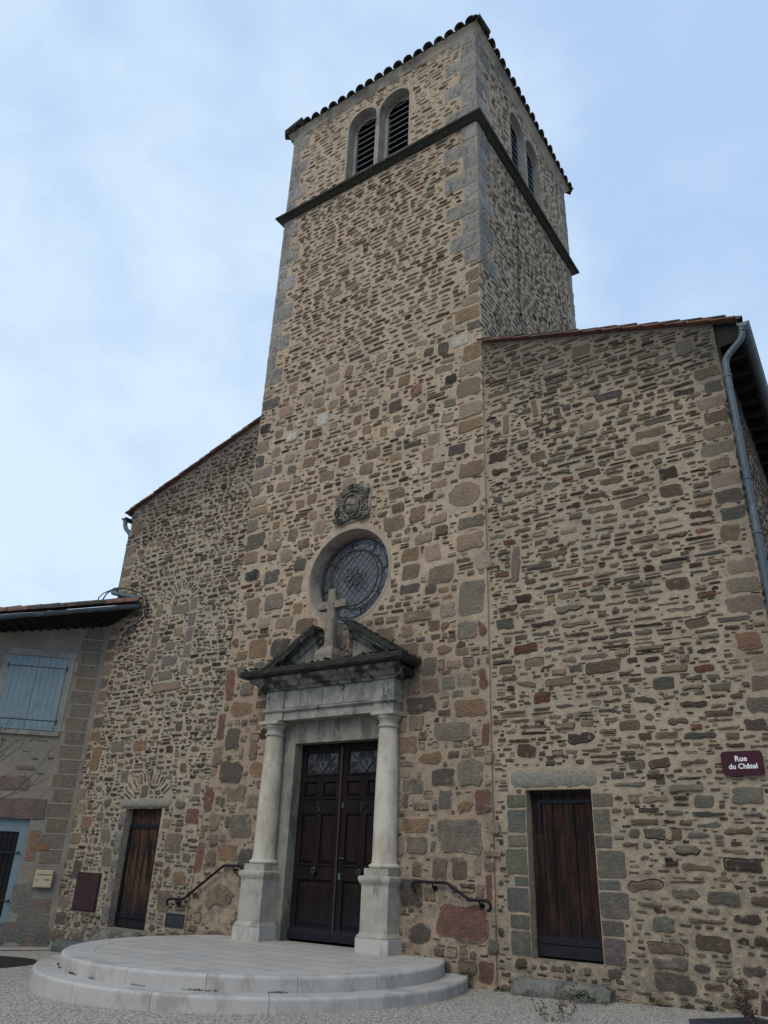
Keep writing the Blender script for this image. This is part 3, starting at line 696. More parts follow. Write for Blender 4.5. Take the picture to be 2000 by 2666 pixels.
for i in range(6):                                           # six-petal flower
    a0 = 2*PI*i/6+.1; pts = []
    for j in range(16):
        t = 2*PI*j/16; rr = .12+.095*math.cos(t); ss = .05*math.sin(t)
        pts.append((OC[0]+rr*math.cos(a0)-ss*math.sin(a0), .115, OC[1]+rr*math.sin(a0)+ss*math.cos(a0)))
    mi_.tube(pts, .0125, 6, closed=True)
mi_.build('window_grille', M_GRILLE, ocu)

# --- coat of arms (carved relief, shield with crown and mantling)
ca = MB()
cx, zb = -2.62, 7.72
out = [(cx-.46,zb),(cx+.44,zb),(cx+.46,zb+.42),(cx+.42,zb+.74),(cx+.30,zb+.80),(cx-.28,zb+.70),(cx-.42,zb+.45)]
pm = MB(); pm.prism([(cx-.42,zb),(cx+.42,zb+.02),(cx+.44,zb+.5),(cx+.40,zb+.72),(cx+.24,zb+.80),(cx-.1,zb+.78),(cx-.32,zb+.6),(cx-.42,zb+.35)], 'y', YF+.01, YF-.03)
Y = YF-.05
ca.blob((cx-.02,Y,zb+.36),(.155,.06,.20), nz=8, ns=18)
ca.tube([(cx-.02+.19*math.cos(2*PI*i/30), Y-.02, zb+.36+.25*math.sin(2*PI*i/30)) for i in range(30)], .026, 7, closed=True)
ca.tube([(cx-.02+.15*math.cos(a), Y-.075+.02*abs(math.cos(a)), zb+.37+.02*math.sin(2*a)) for a in np.linspace(-PI,0,8)], .008, 5)
for i in range(15):                                            # crown and ermine beads
    a = PI*.12+PI*.76*i/14
    for q in range(3): ca.blob((cx+(.36-.045*q)*math.cos(a), Y-.03+.005*q, zb+.44+(.36-.05*q)*math.sin(a)), (.027,.035,.03), nz=4, ns=6, jit=.1)
ca.tube([(cx+.27*math.cos(a), Y-.03, zb+.47+.20*math.sin(a)) for a in np.linspace(PI*.1,PI*.9,14)], .022, 6)
for sx in (-1,1):                                              # mantling scrolls
    for (ox, oz, r_, turns, ph) in ((.28,.46,.10,1.5,0),(.33,.26,.11,1.6,1.2),(.27,.09,.10,1.5,2.4),(.36,.58,.06,1.3,.5),(.39,.10,.05,1.3,2)):
        pts = [(cx+sx*(ox+r_*(1-t/ (turns*1.15))*math.cos(ph+2*PI*t)), Y-.015-.03*t/turns, zb+oz+r_*(1-t/(turns*1.15))*math.sin(ph+2*PI*t)) for t in np.linspace(0,turns,18)]
        ca.tube(pts, [.030-.012*j/17 for j in range(18)], 6)
    for q in range(4): ca.blob((cx+sx*(.05+.045*q), Y-.01, zb+.08-.01*q),(.04,.035,.03), nz=4, ns=7, jit=.15)
    ca.tube([(cx+sx*(.22+.03*math.sin(t*3)), Y-.02, zb+.15+.42*t) for t in np.linspace(0,1,10)], .026, 6)
pm.build('plate', M_REVEAL, ca.build('coat_of_arms', M_CREST, church), .01)

# --- portal
def slab_face(mb_, x0,x1,z0,z1, yf, yb): mb_.box(x0,x1,yf,yb,z0,z1)
ps = MB()
DX0, DX1, DZ = -3.64, -1.76, 3.575
lp = rect_loop(DX0, DX1, .3, DZ)
sheet(ps, rect_loop(-3.97,-1.59,.3,3.97), [[(DX0,.301),(DX1,.301),(DX1,DZ),(DX0,DZ)]], lambda a,b_: (a, YF+.03, b_))
reveal(ps, lp, lambda a,b_: (a,YF+.03,b_), lambda a,b_: (a,.26,b_))
reveal(ps, rect_loop(-3.97,-1.59,.3,3.97), lambda a,b_: (a,YF,b_), lambda a,b_: (a,YF+.03,b_))
ps.build('door_surround', M_PLASTER, church)
def column(cx):
    cy = -.14
    c = MB(); c.lathe([(.205,1.655),(.198,1.70),(.193,1.78),(.192,2.3),(.182,2.9),(.168,3.4),(.156,3.66),(.160,3.69)], cx, cy, 40)
    col_ = c.build('column', M_COL, church)
    p = MB()
    p.box(cx-.295,cx+.295,cy-.285,.0,.40,.655)
    p.build('plinth', M_STEPM if cx > -3 else M_STEPM, col_, .006)
    p = MB()
    h = .245
    def sq(hs): 
        return [[(cx-a,cy-a,z),(cx+a,cy-a,z),(cx+a,.01,z),(cx-a,.01,z)] for a, z in hs]
    p.loops(sq([(.285,.655),(.285,.675),(.265,.70),(.247,.73),(.245,1.34),(.250,1.36),(.268,1.385),(.282,1.41),(.288,1.43),(.288,1.47),(.262,1.485),(.225,1.487),(.225,1.59)]), cap=True)
    p.build('pedestal', M_PED, col_, .005)
    p = MB(); p.lathe([(.215,1.588),(.238,1.60),(.246,1.62),(.238,1.642),(.215,1.652),(.20,1.662)], cx, cy, 40); p.build('column_base', M_COL, col_)
    p = MB(); p.lathe([(.158,3.685),(.180,3.70),(.188,3.715),(.180,3.735),(.162,3.745),(.160,3.80),(.172,3.825),(.196,3.85),(.206,3.87),(.204,3.89),(.15,3.90)], cx, cy, 40)
    p.loops([[(cx-a,cy-a,z),(cx+a,cy-a,z),(cx+a,.01,z),(cx-a,.01,z)] for a, z in ((.215,3.888),(.222,3.9),(.222,3.95),(.20,3.955))])
    p.build('capital', M_PED, col_, .004)
column(-4.03); column(-1.535)
en = MB()
EX0, EX1 = PC-1.42, PC+1.42
en.box(EX0+.40, EX1-.40, -.245, .0, 3.955, 4.52)                      # recessed middle
for a, b_ in ((EX0, EX0+.42), (EX1-.42, EX1)): en.box(a, b_, -.285, .0, 3.957, 4.50)
def band(x0,x1,yf,z0,z1): en.box(x0,x1,yf,-.2,z0,z1)
en.prism([(-.27,4.10),(-.305,4.125),(-.305,4.15),(-.24,4.152),(-.24,4.10)], 'x', EX0+.43, EX1-.43)
for a, b_ in ((EX0-.03, EX0+.445), (EX1-.445, EX1+.03)):
    en.loops([[(a+.02,-.30,4.10),(b_-.02,-.30,4.10),(b_-.02,-.0,4.10),(a+.02,-.0,4.10)],[(a,-.325,4.125),(b_,-.325,4.125),(b_,-.0,4.125),(a,-.0,4.125)],[(a,-.325,4.155),(b_,-.325,4.155),(b_,-.0,4.155),(a,-.0,4.155)],[(a+.03,-.285,4.16),(b_-.03,-.285,4.16),(b_-.03,0,4.16),(a+.03,0,4.16)]])
ent = en.build('entablature', M_ENT, church, .007)
for xx in (PC-.95, PC-.52, PC+.05, PC+.52): pass
# vertical joints of the frieze blocks: separate proud courses with gaps
fz = MB(); xs = [EX0+.425, PC-.62, PC-.12, PC+.36, EX1-.425]
for a, b_ in zip(xs[:-1], xs[1:]): fz.box(a+.004, b_-.004, -.262, -.22, 4.165, 4.515)
fz.build('frieze', M_ENT, ent, .008)
ck = MB()
prof = [(.0,4.485),(.035,4.49),(.05,4.53),(.11,4.55),(.15,4.60),(.23,4.635),(.25,4.66),(.25,4.70),(.36,4.715),(.385,4.745),(.385,4.82),(.33,4.85),(.15,4.875)]
def cornice_ring(prof, segs=22):
    rings = []
    stations = []
    x0, x1, yf = EX0, EX1, -.28
    stations.append(('L', 0)); 
    for i in range(segs+1): stations.append(('F', i/segs))
    stations.append(('R', 0))
    for kind, t in stations:
        rr = []
        for off, z in prof:
            j = R.uniform(-.010,.010) if off > .3 else R.uniform(-.002,.002)
            if kind == 'L': rr.append((x0-off, .02, z))
            elif kind == 'R': rr.append((x1+off, .02, z))
            else: rr.append((x0-off+(x1-x0+2*off)*t, yf-off+j, z+j*.9))
        rr.append((rr[-1][0], .02, 4.875)); rr.append((rr[0][0], .02, 4.485)); rings.append(rr)
    return rings
ck.loops(cornice_ring(prof[:8]), cap=True); ck.build('cornice', M_ENTD, ent)
ck = MB(); ck.loops(cornice_ring(prof[7:]), cap=True)
for _ in range(260):
    x = R.uniform(EX0-.33, EX1+.33); ck.blob((x, R.uniform(-.64,-.05), 4.872+R.uniform(-.01,.006)), (R.uniform(.02,.06),R.uniform(.02,.05),R.uniform(.008,.026)), nz=3, ns=6, jit=.3)
ck.build('moss_covered_slab', M_MOSS, ent)
# broken pediment: two raking wings
def wing(foot, apex, sgn, lbl):
    wd = MB(); fx, fz_ = foot; ax, az = apex
    L_ = math.hypot(ax-fx, az-fz_); ang = math.atan2(az-fz_, (ax-fx)*sgn)
    # local frame: l along the rake, h up from it
    def pt(l, h, y): return (fx+sgn*(l*math.cos(ang)-h*math.sin(ang)), y, fz_+l*math.sin(ang)+h*math.cos(ang))
    prof_ = [(.0,-.24),(-.12,-.24),(-.14,-.20),(-.17,-.19),(-.19,-.15),(-.20,-.11),(-.34,-.10),(-.36,-.08),(-.36,-.02),(-.33,.01),(.0,.03)]
    rings = []
    for i in range(9):
        l = L_*i/8; rings.append([pt(l-(.0 if i < 8 else 0), h+R.uniform(-.004,.004), y) for y, h in prof_])
    wd.loops(rings); o = wd.build('pediment_wing', M_ENTD, church); 
    sl = MB(); prof2 = [(.0,-.015),(-.365,-.07),(-.375,-.03),(-.36,.025),(-.2,.05),(.0,.055)]; rings = []
    for i in range(13):
        l = (L_+.03)*i/12; rings.append([pt(l, h+R.uniform(-.01,.012), y) for y, h in prof2])
    sl.loops(rings)
    for _ in range(90):
        l = R.uniform(0, L_); y = R.uniform(-.33,-.02); sl.blob(pt(l,.045,y), (R.uniform(.02,.05),.03,R.uniform(.01,.028)), nz=3, ns=6, jit=.3)
    sl.build('mossy_capping', M_MOSS, o)
    ty = MB(); ty.prism([(fx+sgn*.25,4.87),(ax,4.87),(ax,az-.16),(fx+sgn*.25,4.93)], 'y', -.12, .0); ty.build('tympanum_block', M_PLASTER, o)
    return o
wing((PC-1.50, 4.93), (PC-.40, 5.60), 1, ''); wing((PC+1.50, 4.93), (PC+.40, 5.60), -1, '')

# --- main door leaves
def leaf(x0, x1, letter, left):
    d = MB(); yb, yf = .26, .20; s = .115
    z0, z1 = .50, DZ
    w_ = x1-x0; mid = (x0+x1)/2
    rails = [(z0,.66),(.98+.42-.02,1.60),(2.40,2.66),(2.93,3.05),(3.42,z1)]
    d.box(x0,x0+s,yf,yb,z0,z1); d.box(x1-s,x1,yf,yb,z0,z1)
    for a, b_ in rails: d.box(x0+s, x1-s, yf+.001, yb, a, b_)
    d.box(mid-.06, mid+.06, yf+.002, yb, 1.60, 2.40); d.box(mid-.07, mid+.07, yf+.002, yb, 2.66, 2.93); 
    d.box(x0+s, x1-s, yf+.035, yb, .66, 2.93)                       # panel ground
    def raised(a,b_,c,e,depth=.032):
        i_ = min(.05,(b_-a)*.3); 
        d.loops([[(a,yf+.035,c),(b_,yf+.035,c),(b_,yf+.035,e),(a,yf+.035,e)],[(a+i_,yf+.035-depth,c+i_),(b_-i_,yf+.035-depth,c+i_),(b_-i_,yf+.035-depth,e-i_),(a+i_,yf+.035-depth,e-i_)]], cap=True)
    for a, b_ in ((x0+s+.02, mid-.08), (mid+.08, x1-s-.02)):
        raised(a, b_, 1.63, 2.37); raised(a, b_, 2.69, 2.90)
        d.prism([(yf-.018,1.595),(yf-.018,1.61),(yf,1.63),(yf,1.595)], 'x', a-.03, b_+.03)
        d.prism([(yf-.018,2.645),(yf-.018,2.66),(yf,2.68),(yf,2.645)], 'x', a-.03, b_+.03)
        d.box(a, b_, yf-.006, yf+.005, 2.43, 2.62)
    raised(x0+s+.02, x1-s-.02, .70, 1.34, .022)
    d.prism([(yf-.02,3.035),(yf-.02,3.05),(yf,3.07),(yf,3.035)], 'x', x0+s-.02, x1-s+.02)
    d.prism([(yf-.045,.50),(yf-.045,.60),(yf-.01,.66),(yf,.67),(yf,.50)], 'x', x0+.01, x1-.01)
    lf = d.build('door_leaf', M_MDOOR, church, .004)
    gl = MB(); gl.box(x0+s, x1-s, .243, .25, 3.05, 3.42); gl.build('pane', M_DGLASS, lf)
    gr = MB(); cx_, cz, y = mid, 3.235, .222
    def spiral(ox, oz, r, t0, turns, sg, rad=.010):
        return [(ox+sg*r*(1-.72*t)*math.cos(t0+2*PI*turns*t), y, oz+r*(1-.72*t)*math.sin(t0+2*PI*turns*t)) for t in np.linspace(0,1,28)]
    for sg in (-1,1):
        gr.tube([(cx_, y, 3.065),(cx_+sg*.05,y,3.13),(cx_+sg*.105,y,3.20),(cx_+sg*.145,y,3.29),(cx_+sg*.14,y,3.36)]+spiral(cx_+sg*.075,3.345,.068,0.1,1.6,sg), .009, 5)
        gr.tube([(cx_, y, 3.065),(cx_+sg*.06,y,3.16),(cx_+sg*.14,y,3.225),(cx_+sg*.22,y,3.245)]+spiral(cx_+sg*.235,3.15,.095,PI/2,-1.6,sg), .009, 5)
        gr.tube([(cx_+sg*.15,y,3.27),(cx_+sg*.22,y,3.31),(cx_+sg*.29,y,3.37)], [.006,.012,.005], 5)
        for q in (.10,.13): gr.tube([(cx_+sg*q,y,3.06),(cx_+sg*(q+.02),y,3.13)], .006, 5)
    gr.tube([(cx_,y,3.18),(cx_,y,3.28)], .008, 5); gr.tube([(cx_-.02,y,3.25),(cx_+.02,y,3.25)], .007, 5)
    gr.build('iron_scroll_grille', M_IRON, lf)
    t = text_mesh(letter, .21, .012); t = place_text(t, 'door_letter', mid, yf-.006, 2.44, M_MDOOR2, lf)
    kn = MB(); kz = 1.50
    kn.blob((mid, yf-.03, kz+.05), (.045,.03,.03), nz=5, ns=10); kn.blob((mid, yf-.02, kz), (.03,.025,.06), nz=5, ns=8)
    kn.tube([(mid-.055,yf-.03,kz+.06),(mid-.04,yf-.04,kz+.02),(mid,yf-.045,kz-.06),(mid+.04,yf-.04,kz+.02),(mid+.055,yf-.03,kz+.06)], .010, 6)
    kn.build('door_knocker', M_IRON, lf)
    return lf
def text_mesh(s, size, ext, bold=0.0):
    cu = bpy.data.curves.new('txt', 'FONT'); cu.body = s; cu.size = size; cu.extrude = ext; cu.align_x = 'CENTER'; cu.offset = bold; cu.resolution_u = 4
    o = bpy.data.objects.new('txt', cu); COL.objects.link(o)
    dg = bpy.context.evaluated_depsgraph_get(); me = bpy.data.meshes.new_from_object(o.evaluated_get(dg))
    bpy.data.objects.remove(o); return me
def place_text(me, name, x, y, z, mat, parent):
    me.transform(Matrix.Rotation(PI/2, 4, 'X')); me.transform(Matrix.Translation((x,y,z)))
    me.materials.clear(); me.materials.append(mat); me.name = name
    o = bpy.data.objects.new(name, me); COL.objects.link(o); attach(o, parent); return o
M_MDOOR2 = basic('carved_letter_wood', (.034,.020,.015), (.022,.014,.011), 8, .5, .2)
lab(leaf(DX0, -2.705, 'S', True), 'left door leaf carved with the letter S'); rl = lab(leaf(-2.695, DX1, 'P', False), 'right door leaf carved with the letter P')
q = MB(); q.box(-2.672,-2.628,.192,.20,1.40,1.50); q.build('keyhole_plate', M_ZINC, rl); q = MB(); q.box(-2.668,-2.64,.194,.2,2.50,2.58); q.build('lock_plate', M_ZINC, rl); hd = MB(); hd.tube([(-2.65,.19,1.72),(-2.65,.155,1.72),(-2.60,.15,1.722),(-2.54,.155,1.715)], .009, 6)
hd = hd.build('door_handle', M_ZINC, rl)
sp_ = MB(); sp_.prism([(.19,.5),(.17,.5),(.17,3.5),(.19,3.5)], 'x', -2.725, -2.690); sp_.build('meeting_bead', M_MDOOR2, church)

# --- aisle walls
ALX = -9.71
def verge(x): return 10.93-.308*(x-XR) if x > 0 else 11.03+.3265*(x-XL)
SK = .033                                               # the side wall of the right aisle runs slightly inward
def pA(u,v,d=0): return (u, -d, v)
def pA2(u,v,d=0): return (u, .0-d, v)
def pR(u,v,d=0): return (4.37-SK*u+d, u, v)
RX = 4.37
aw = Wall(XR, RX, .1, 11.0, pA, lambda U,V: (U>XR+.02)&(U<RX)&(V>.12)&(V<10.93-.308*(U-XR)-.03))
D1 = (.80,1.78,.575,2.70)
aw.block(lambda U,V: (U>D1[0]-.02)&(U<D1[1]+.02)&(V<D1[3]+.02)&(V>.54))
aw.block(lambda U,V: (U>.52)&(U<1.92)&(V>2.70)&(V<3.03))
aw.block(lambda U,V: (U>.58)&(U<1.90)&(V<.36))
aw.block(lambda U,V: (U>3.53)&(U<4.05)&(V>2.80)&(V<3.12))
# jambs of the side door: squared green-grey stones
v = .58
for h in (.32,.20,.33,.14,.36,.18,.34,.20):
    for sg, ub in ((-1,D1[0]),(1,D1[1])):
        wdt = R.choice((.22,.30,.34)) if sg < 0 else R.choice((.24,.30,.40)); 
        if v+h < 2.7: aw.special(ub+sg*(wdt/2+.005), v+h/2, wdt/2, h/2-.008, tuple(k*R.uniform(.9,1.1) for k in R.choice(PAL['grn'])), .010, 8, .02, 0, .008)
    v += h
for u,v,w_,h_,k in [(4.10,4.51,0.33,0.25,'O'),(4.10,6.08,0.27,0.28,'O'),(4.01,3.42,0.29,0.17,'D'),(3.78,2.58,0.40,0.22,'G'),(2.94,4.05,0.31,0.19,'D'),(0.57,5.23,0.34,0.19,'D'),(0.80,6.23,0.17,0.69,'G'),(4.12,7.19,0.3,0.19,'P'),(2.2,10.0,.35,.26,'O'),(3.2,8.0,.55,.16,'B'),(2.6,8.9,.5,.14,'D'),(1.6,8.55,.3,.09,'K'),(.72,8.95,.13,.42,'G'),(1.28,9.1,.13,.40,'B'),(3.9,9.4,.28,.3,'G')]:
    aw.special(u, v, w_/2, h_/2, tuple(x*R.uniform(.92,1.08) for x in KEY[k]), .016, 4, .08)
for vz in np.arange(.3, 9.3, .27):                       # rough corner blocks under grey render
    wdt = R.uniform(.28,.5); aw.fit(RX-wdt/2, vz+.13, wdt/2, .12, 5, 0) and aw.stone(RX-wdt/2, vz+.13, wdt/2, .115, 5, pick([('gry',2),('sil',3),('pnk',1.5),('bro',1)]), .010, 0, .08)
ARI = [('bro',6.5),('drk',1.9),('gry',3),('pnk',1.3),('och',.5),('rus',.6),('sil',1.3)]
ARL = [('gry',4),('drk',2),('bro',4),('grn',1.5),('och',.4),('rus',.3),('sil',1)]
aw.darts(XR, RX, 3, 10.9, 90, (.14,.26), (.05,.11), .02, ARI, (2.6,4.5), (.008,.022))
aw.darts(XR, RX, .1, 3.2, 60, (.13,.26), (.06,.12), .018, ARL, (2.6,4.5), (.01,.03))
aw.courses(XR, RX, 3.0, 10.9, (.08,.15), (.13,.52), .015, .025, ARI, (2,4.2), (.010,.034), .02, split=.14)
aw.courses(XR, RX, .1, 3.0, (.10,.19), (.14,.54), .016, .025, ARL, (2.2,4.4), (.010,.036), .01, split=.12)
aw.courses(XR, RX, .1, 10.9, (.04,.07), (.07,.2), .016, .06, ARI, (2,4), (.006,.02), .0)
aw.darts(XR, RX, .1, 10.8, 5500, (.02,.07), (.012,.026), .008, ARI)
sr = Wall(0, 12, .1, 9.6, pR, lambda U,V: (U>0)&(U<12)&(V>.1)&(V<9.5))
sr.courses(0, 12, .1, 9.5, (.07,.13), (.16,.42), .02, .05, ARI, (2,3.4), (.008,.022), .1)
mb = aw.mb
d1 = rect_loop(D1[0],D1[1],D1[2],D1[3])
sheet(mb, [(XR-.02,-.4),(RX,-.4),(RX,verge(RX)),(XR-.02,verge(XR-.02))], [d1], lambda a,b_: pA(a,b_))
reveal(mb, d1, lambda a,b_: pA(a,b_), lambda a,b_: (a,.22,b_))
b0 = len(mb.v); mb.v += sr.mb.v; mb.f += [tuple(b0+i for i in f) for f in sr.mb.f]; mb.m += sr.mb.m; mb.c += sr.mb.c; mb.sm += sr.mb.sm
mb.add([pR(0,-.4),pR(14,-.4),pR(14,9.62),pR(0,9.67)], [(0,1,2,3)], 0)
aR = mb.build('aisle_wall', MW_R, church)
print('aisle R', aw.n, sr.n)
lt = rock(.55,1.90,2.705,2.99,.05,-.018,.012,.07)
lt.build('door_lintel', M_LINTEL, aR)

al = Wall(ALX, XL+.1, -.1, 11.1, pA2, lambda U,V: (U>ALX)&(U<np.where(V>6.3, XL, XL-.06*(6.3-V))-.03)&(V>-.05)&(V<11.03+.3265*(U-XL)-.03))
D2 = (-8.05,-6.96,.375,2.515)
al.block(lambda U,V: (U>D2[0]-.20)&(U<D2[1]+.02)&(V<D2[3]+.02)&(V>.2))
al.block(lambda U,V: (U>-8.26)&(U<-6.70)&(V>2.515)&(V<2.70))
al.block(lambda U,V: (U>-9.24)&(U<-8.42)&(V<1.34)&(V>.58))
al.block(lambda U,V: (U>-6.45)&(U<-5.88)&(V<.74)&(V>.46))
DRK = [('bro',6),('drk',3.2),('gry',2.2),('rus',.7),('red',.3),('och',.4)]
al.radial(-7.45, 2.45, .52, .84, PI*.88, PI*.18, 15, [('bro',4),('gry',3),('drk',1.5),('sil',1)])
al.radial(-7.36, 6.80, .34, .58, PI*.97, PI*.08, 14, [('bro',4),('gry',3),('drk',1.5),('sil',1)])
for zz in np.arange(5.15, 6.6, .36):
    for ux in (-8.05,-6.92): al.special(ux, zz+.16, .12, .165, tuple(k*R.uniform(.9,1.1) for k in KEY[R.choice('GGP')]), .012, 5, .05)
for u,v,w_,h_,k in [(-8.49,1.00,0,0,'G'),(-9.28,2.26,0.36,0.27,'O'),(-6.08,2.37,0.38,0.29,'R'),(-7.45,5.51,0.5,0.26,'G'),(-7.51,5.19,0.48,0.21,'G'),(-7.36,6.68,0.62,0.24,'G'),(-6.82,4.09,0.21,0.23,'D'),(-8.67,3.77,0.47,0.25,'G'),(-7.94,3.76,0.45,0.23,'O'),(-7.5,5.85,.34,.2,'G'),(-7.3,6.15,.3,.22,'P'),(-7.45,4.95,1.0,.18,'P'),(-8.4,1.6,.3,.4,'G'),(-9.35,3.55,.34,.55,'O'),(-9.3,1.35,.3,.4,'D'),(-6.5,1.9,.5,.35,'G'),(-6.55,.9,.35,.4,'B'),(-6.2,1.3,.35,.25,'O'),(-8.55,2.0,.3,.3,'G'),(-9.45,9.1,.4,.3,'O')]:
    if w_: al.special(u, v, w_/2, h_/2, tuple(x*R.uniform(.92,1.08) for x in KEY[k]), .016, 4.5, .08)
for vz in np.arange(.0, 9.0, .3):
    wdt = R.uniform(.24,.45); al.fit(ALX+wdt/2, vz+.14, wdt/2, .13, 5, 0) and al.stone(ALX+wdt/2, vz+.14, wdt/2, .125, 5, pick([('gry',2),('sil',2),('och',1.5),('pnk',2)]), .014, 0, .08)
al.darts(ALX, XL, 0, 3.4, 260, (.10,.2), (.07,.15), .02, [('gry',3),('grn',2),('pnk',1.5),('bro',2),('och',.8)], (2.6,4.5), (.01,.03))
al.darts(ALX, XL, 3.2, 11, 120, (.09,.17), (.05,.09), .02, DRK, (2.4,4), (.008,.022))
al.courses(ALX, XL, 0, 11, (.08,.145), (.11,.36), .016, .025, DRK, (2,4.2), (.012,.036), .02, split=.14)
al.courses(ALX, XL, 0, 11, (.04,.07), (.06,.18), .016, .05, DRK, (2,4), (.006,.02), .0)
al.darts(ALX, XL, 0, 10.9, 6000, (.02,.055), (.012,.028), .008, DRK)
mb = al.mb
d2 = [(D2[0],D2[2]),(D2[1],D2[2]),(D2[1],D2[3]),(D2[0],D2[3])]
sheet(mb, [(ALX,-.6),(XL+.1,-.6),(XL+.1,verge(XL+.1)),(ALX,verge(ALX))], [d2], lambda a,b_: pA2(a,b_))
reveal(mb, d2, lambda a,b_: pA2(a,b_), lambda a,b_: (a,.26,b_))
mb.add([(ALX,0,-.6),(ALX,14,-.6),(ALX,14,verge(ALX)),(ALX,0,verge(ALX))], [(0,1,2,3)], 0)
mb.add([(ALX,14,-.6),(RX-.46,14,-.6),(RX-.46,14,verge(RX)),(XR,14,verge(XR)),(XL,14,verge(XL)),(ALX,14,verge(ALX))], [(0,1,2,3,4,5)], 0)
aL = mb.build('aisle_wall', MW_L, church)
print('aisle L', al.n)
lt = rock(-8.24,-6.72,2.52,2.70,.05,-.035,.012,.06)
lt.build('door_lintel', M_LINTEL, aL)
jb = MB()                                                # dressed left jamb, blocks
z = .38
for h in (.42,.5,.34,.46,.40):
    k_ = rock(-8.24+R.uniform(-.03,.03), -8.055, z+.006, min(z+h,2.51)-.006, .2, -.03, .008, .07); jb.add(k_.v, k_.f, 0, smooth=True); z += h
jb.build('door_jamb', M_ROUGH, aL)

# --- side doors
def plank_door(x0, x1, z0, z1, y, mat, nm, kick=True):
    d = MB(); k = 6; w_ = (x1-x0)/k
    for i in range(k):
        j = R.uniform(-.006,.006); d.box(x0+i*w_+.004, x0+(i+1)*w_-.004, y+j, y+.05, z0+.01, z1)
    d.box(x0, x1, y+.03, y+.045, z0, z1)
    dd = d.build('side_door', mat, church, .003)
    if kick:
        q = MB(); q.box(x0+.04, x1-.01, y-.025, y, z0+.02, z0+.16); q.box(x0+.06, x1-.03, y-.018, y, z0+.17, z0+.26); q.build('kick_board', M_DOORDARK, dd, .004)
        q = MB(); q.box(x0+.10, x1-.06, y-.02, y-.005, z1-.17, z1-.13); q.box(x0+.10, x0+.15, y-.021, y-.005, z1-.55, z1-.13)
        q.box(x0,x1,y-.03,y-.002,z1-.04,z1)
    else:
        q = MB(); q.box(x0+.02, x1-.03, y-.02, y-.004, z1-.36, z1-.29); q.box(x0+.01, x0+.08, y-.021, y-.004, z0+.1, z1-.3); q.box(x0+.02, x1-.02, y-.02, y-.004, z0+.17, z0+.24)
    q.build('iron_strap', M_RAIL, dd)
    return dd
M_DOORDARK = basic('dark_painted_board', (.013,.014,.018), (.017,.017,.019), 4, .75, .3, 30, .15)
lab(plank_door(.81, 1.775, .585, 2.70, .17, M_PLANK, 'side'), 'dark brown plank door with a dark kick board')
lab(plank_door(-8.04, -6.965, .38, 2.515, .17, M_PLANK2, 'side', False), 'bleached plank door with iron straps')

# --- aisle roofs: slab, verge tiles
def verge_tiles(parent, xa, xb, k, up_x):
    """flat clay tiles along the front verge, overlapping from the low end up"""
    m1 = MB()
    for i in range(k):
        t0 = i/k; x0 = xa+(xb-xa)*i/k; x1 = xa+(xb-xa)*(i+1.12)/k
        za, zb_ = verge(x0), verge(min(max(x1, min(xa,xb)), max(xa,xb)))
        zb_ = verge(xa+(xb-xa)*min(1,(i+1.12)/k)) if i < k-1 else verge(xb); x1 = x1 if i < k-1 else xb
        j = R.uniform(-.006,.006)
        for lay, (yo, dz, mi) in enumerate(((-.10,.0,0),(-.06,.055,1))):
            sh = 0 if lay == 0 else (x1-x0)*.35
            vs = []
            for yy in (yo+R.uniform(-.012,.012), .6):
                for (x, zz) in ((x0+sh, za+.045+dz+j+R.uniform(-.004,.006)-.308*abs(sh)*(-1 if up_x*(xb-xa) > 0 else -1)*0), (x1+sh, zb_+.0+dz+j)):
                    zc = verge(x) if min(xa,xb)-.02 <= x <= max(xa,xb)+.02 else zz-dz
                    base = verge(x)+dz+j+(.030 if x == x0+sh else .002)
                    vs += [(x, yy, base), (x, yy, base+.028)]
            m1.add(vs, [(0,1,3,2),(4,6,7,5),(0,4,5,1),(2,3,7,6),(0,2,6,4),(1,5,7,3)], mi)
    return m1.build('verge_tiles', [M_TERRA, M_TILE], parent)
def aisle_roof(xa, xb, left):
    # xa = low (eave) side, xb = against the tower / ridge
    m2 = MB(); sk = 0 if left else SK
    za, zb_ = verge(xa), verge(xb)
    rx = (XL+XR)/2
    ridge = verge(xb)+ (.308*abs(xb-rx))
    m2.add([(xa,.02,za+.01),(xb,.02,zb_+.01),(xb,14,zb_+.01),(xa-sk*14,14,za+.01),(xa,.02,za+.10),(xb,.02,zb_+.10),(xb,14,zb_+.10),(xa-sk*14,14,za+.10)],
           [(0,1,2,3),(7,6,5,4),(0,4,5,1),(1,5,6,2),(2,6,7,3),(3,7,4,0)])
    m2.add([(xb,DEP,zb_+.10),(rx,DEP,ridge+.1),(rx,14,ridge+.1),(xb,14,zb_+.10)], [(0,1,2,3)])
    r_ = m2.build('aisle_roof', M_TILE, church)
    t3 = MB()                                             # rows of canal tiles running down the slope
    for yy in np.arange(.05, 14, .23):
        x_lo = xa-sk*yy; dx_ = (xb-x_lo)
        half_tube(t3, (x_lo-(.05 if dx_ > 0 else -.05), yy+.1, verge(xa)+.085), (xb, yy+.1, verge(xb)+.10), .10, .09, seg=6)
    if True: t3.build('roof_tiles', M_TILE, r_)
    return r_
rR = aisle_roof(4.72, XR+.02, False); verge_tiles(rR, 4.72, XR+.03, 13, -1)
rL = aisle_roof(-9.95, XL-.01, True); verge_tiles(rL, -9.95, XL-.02, 13, 1)
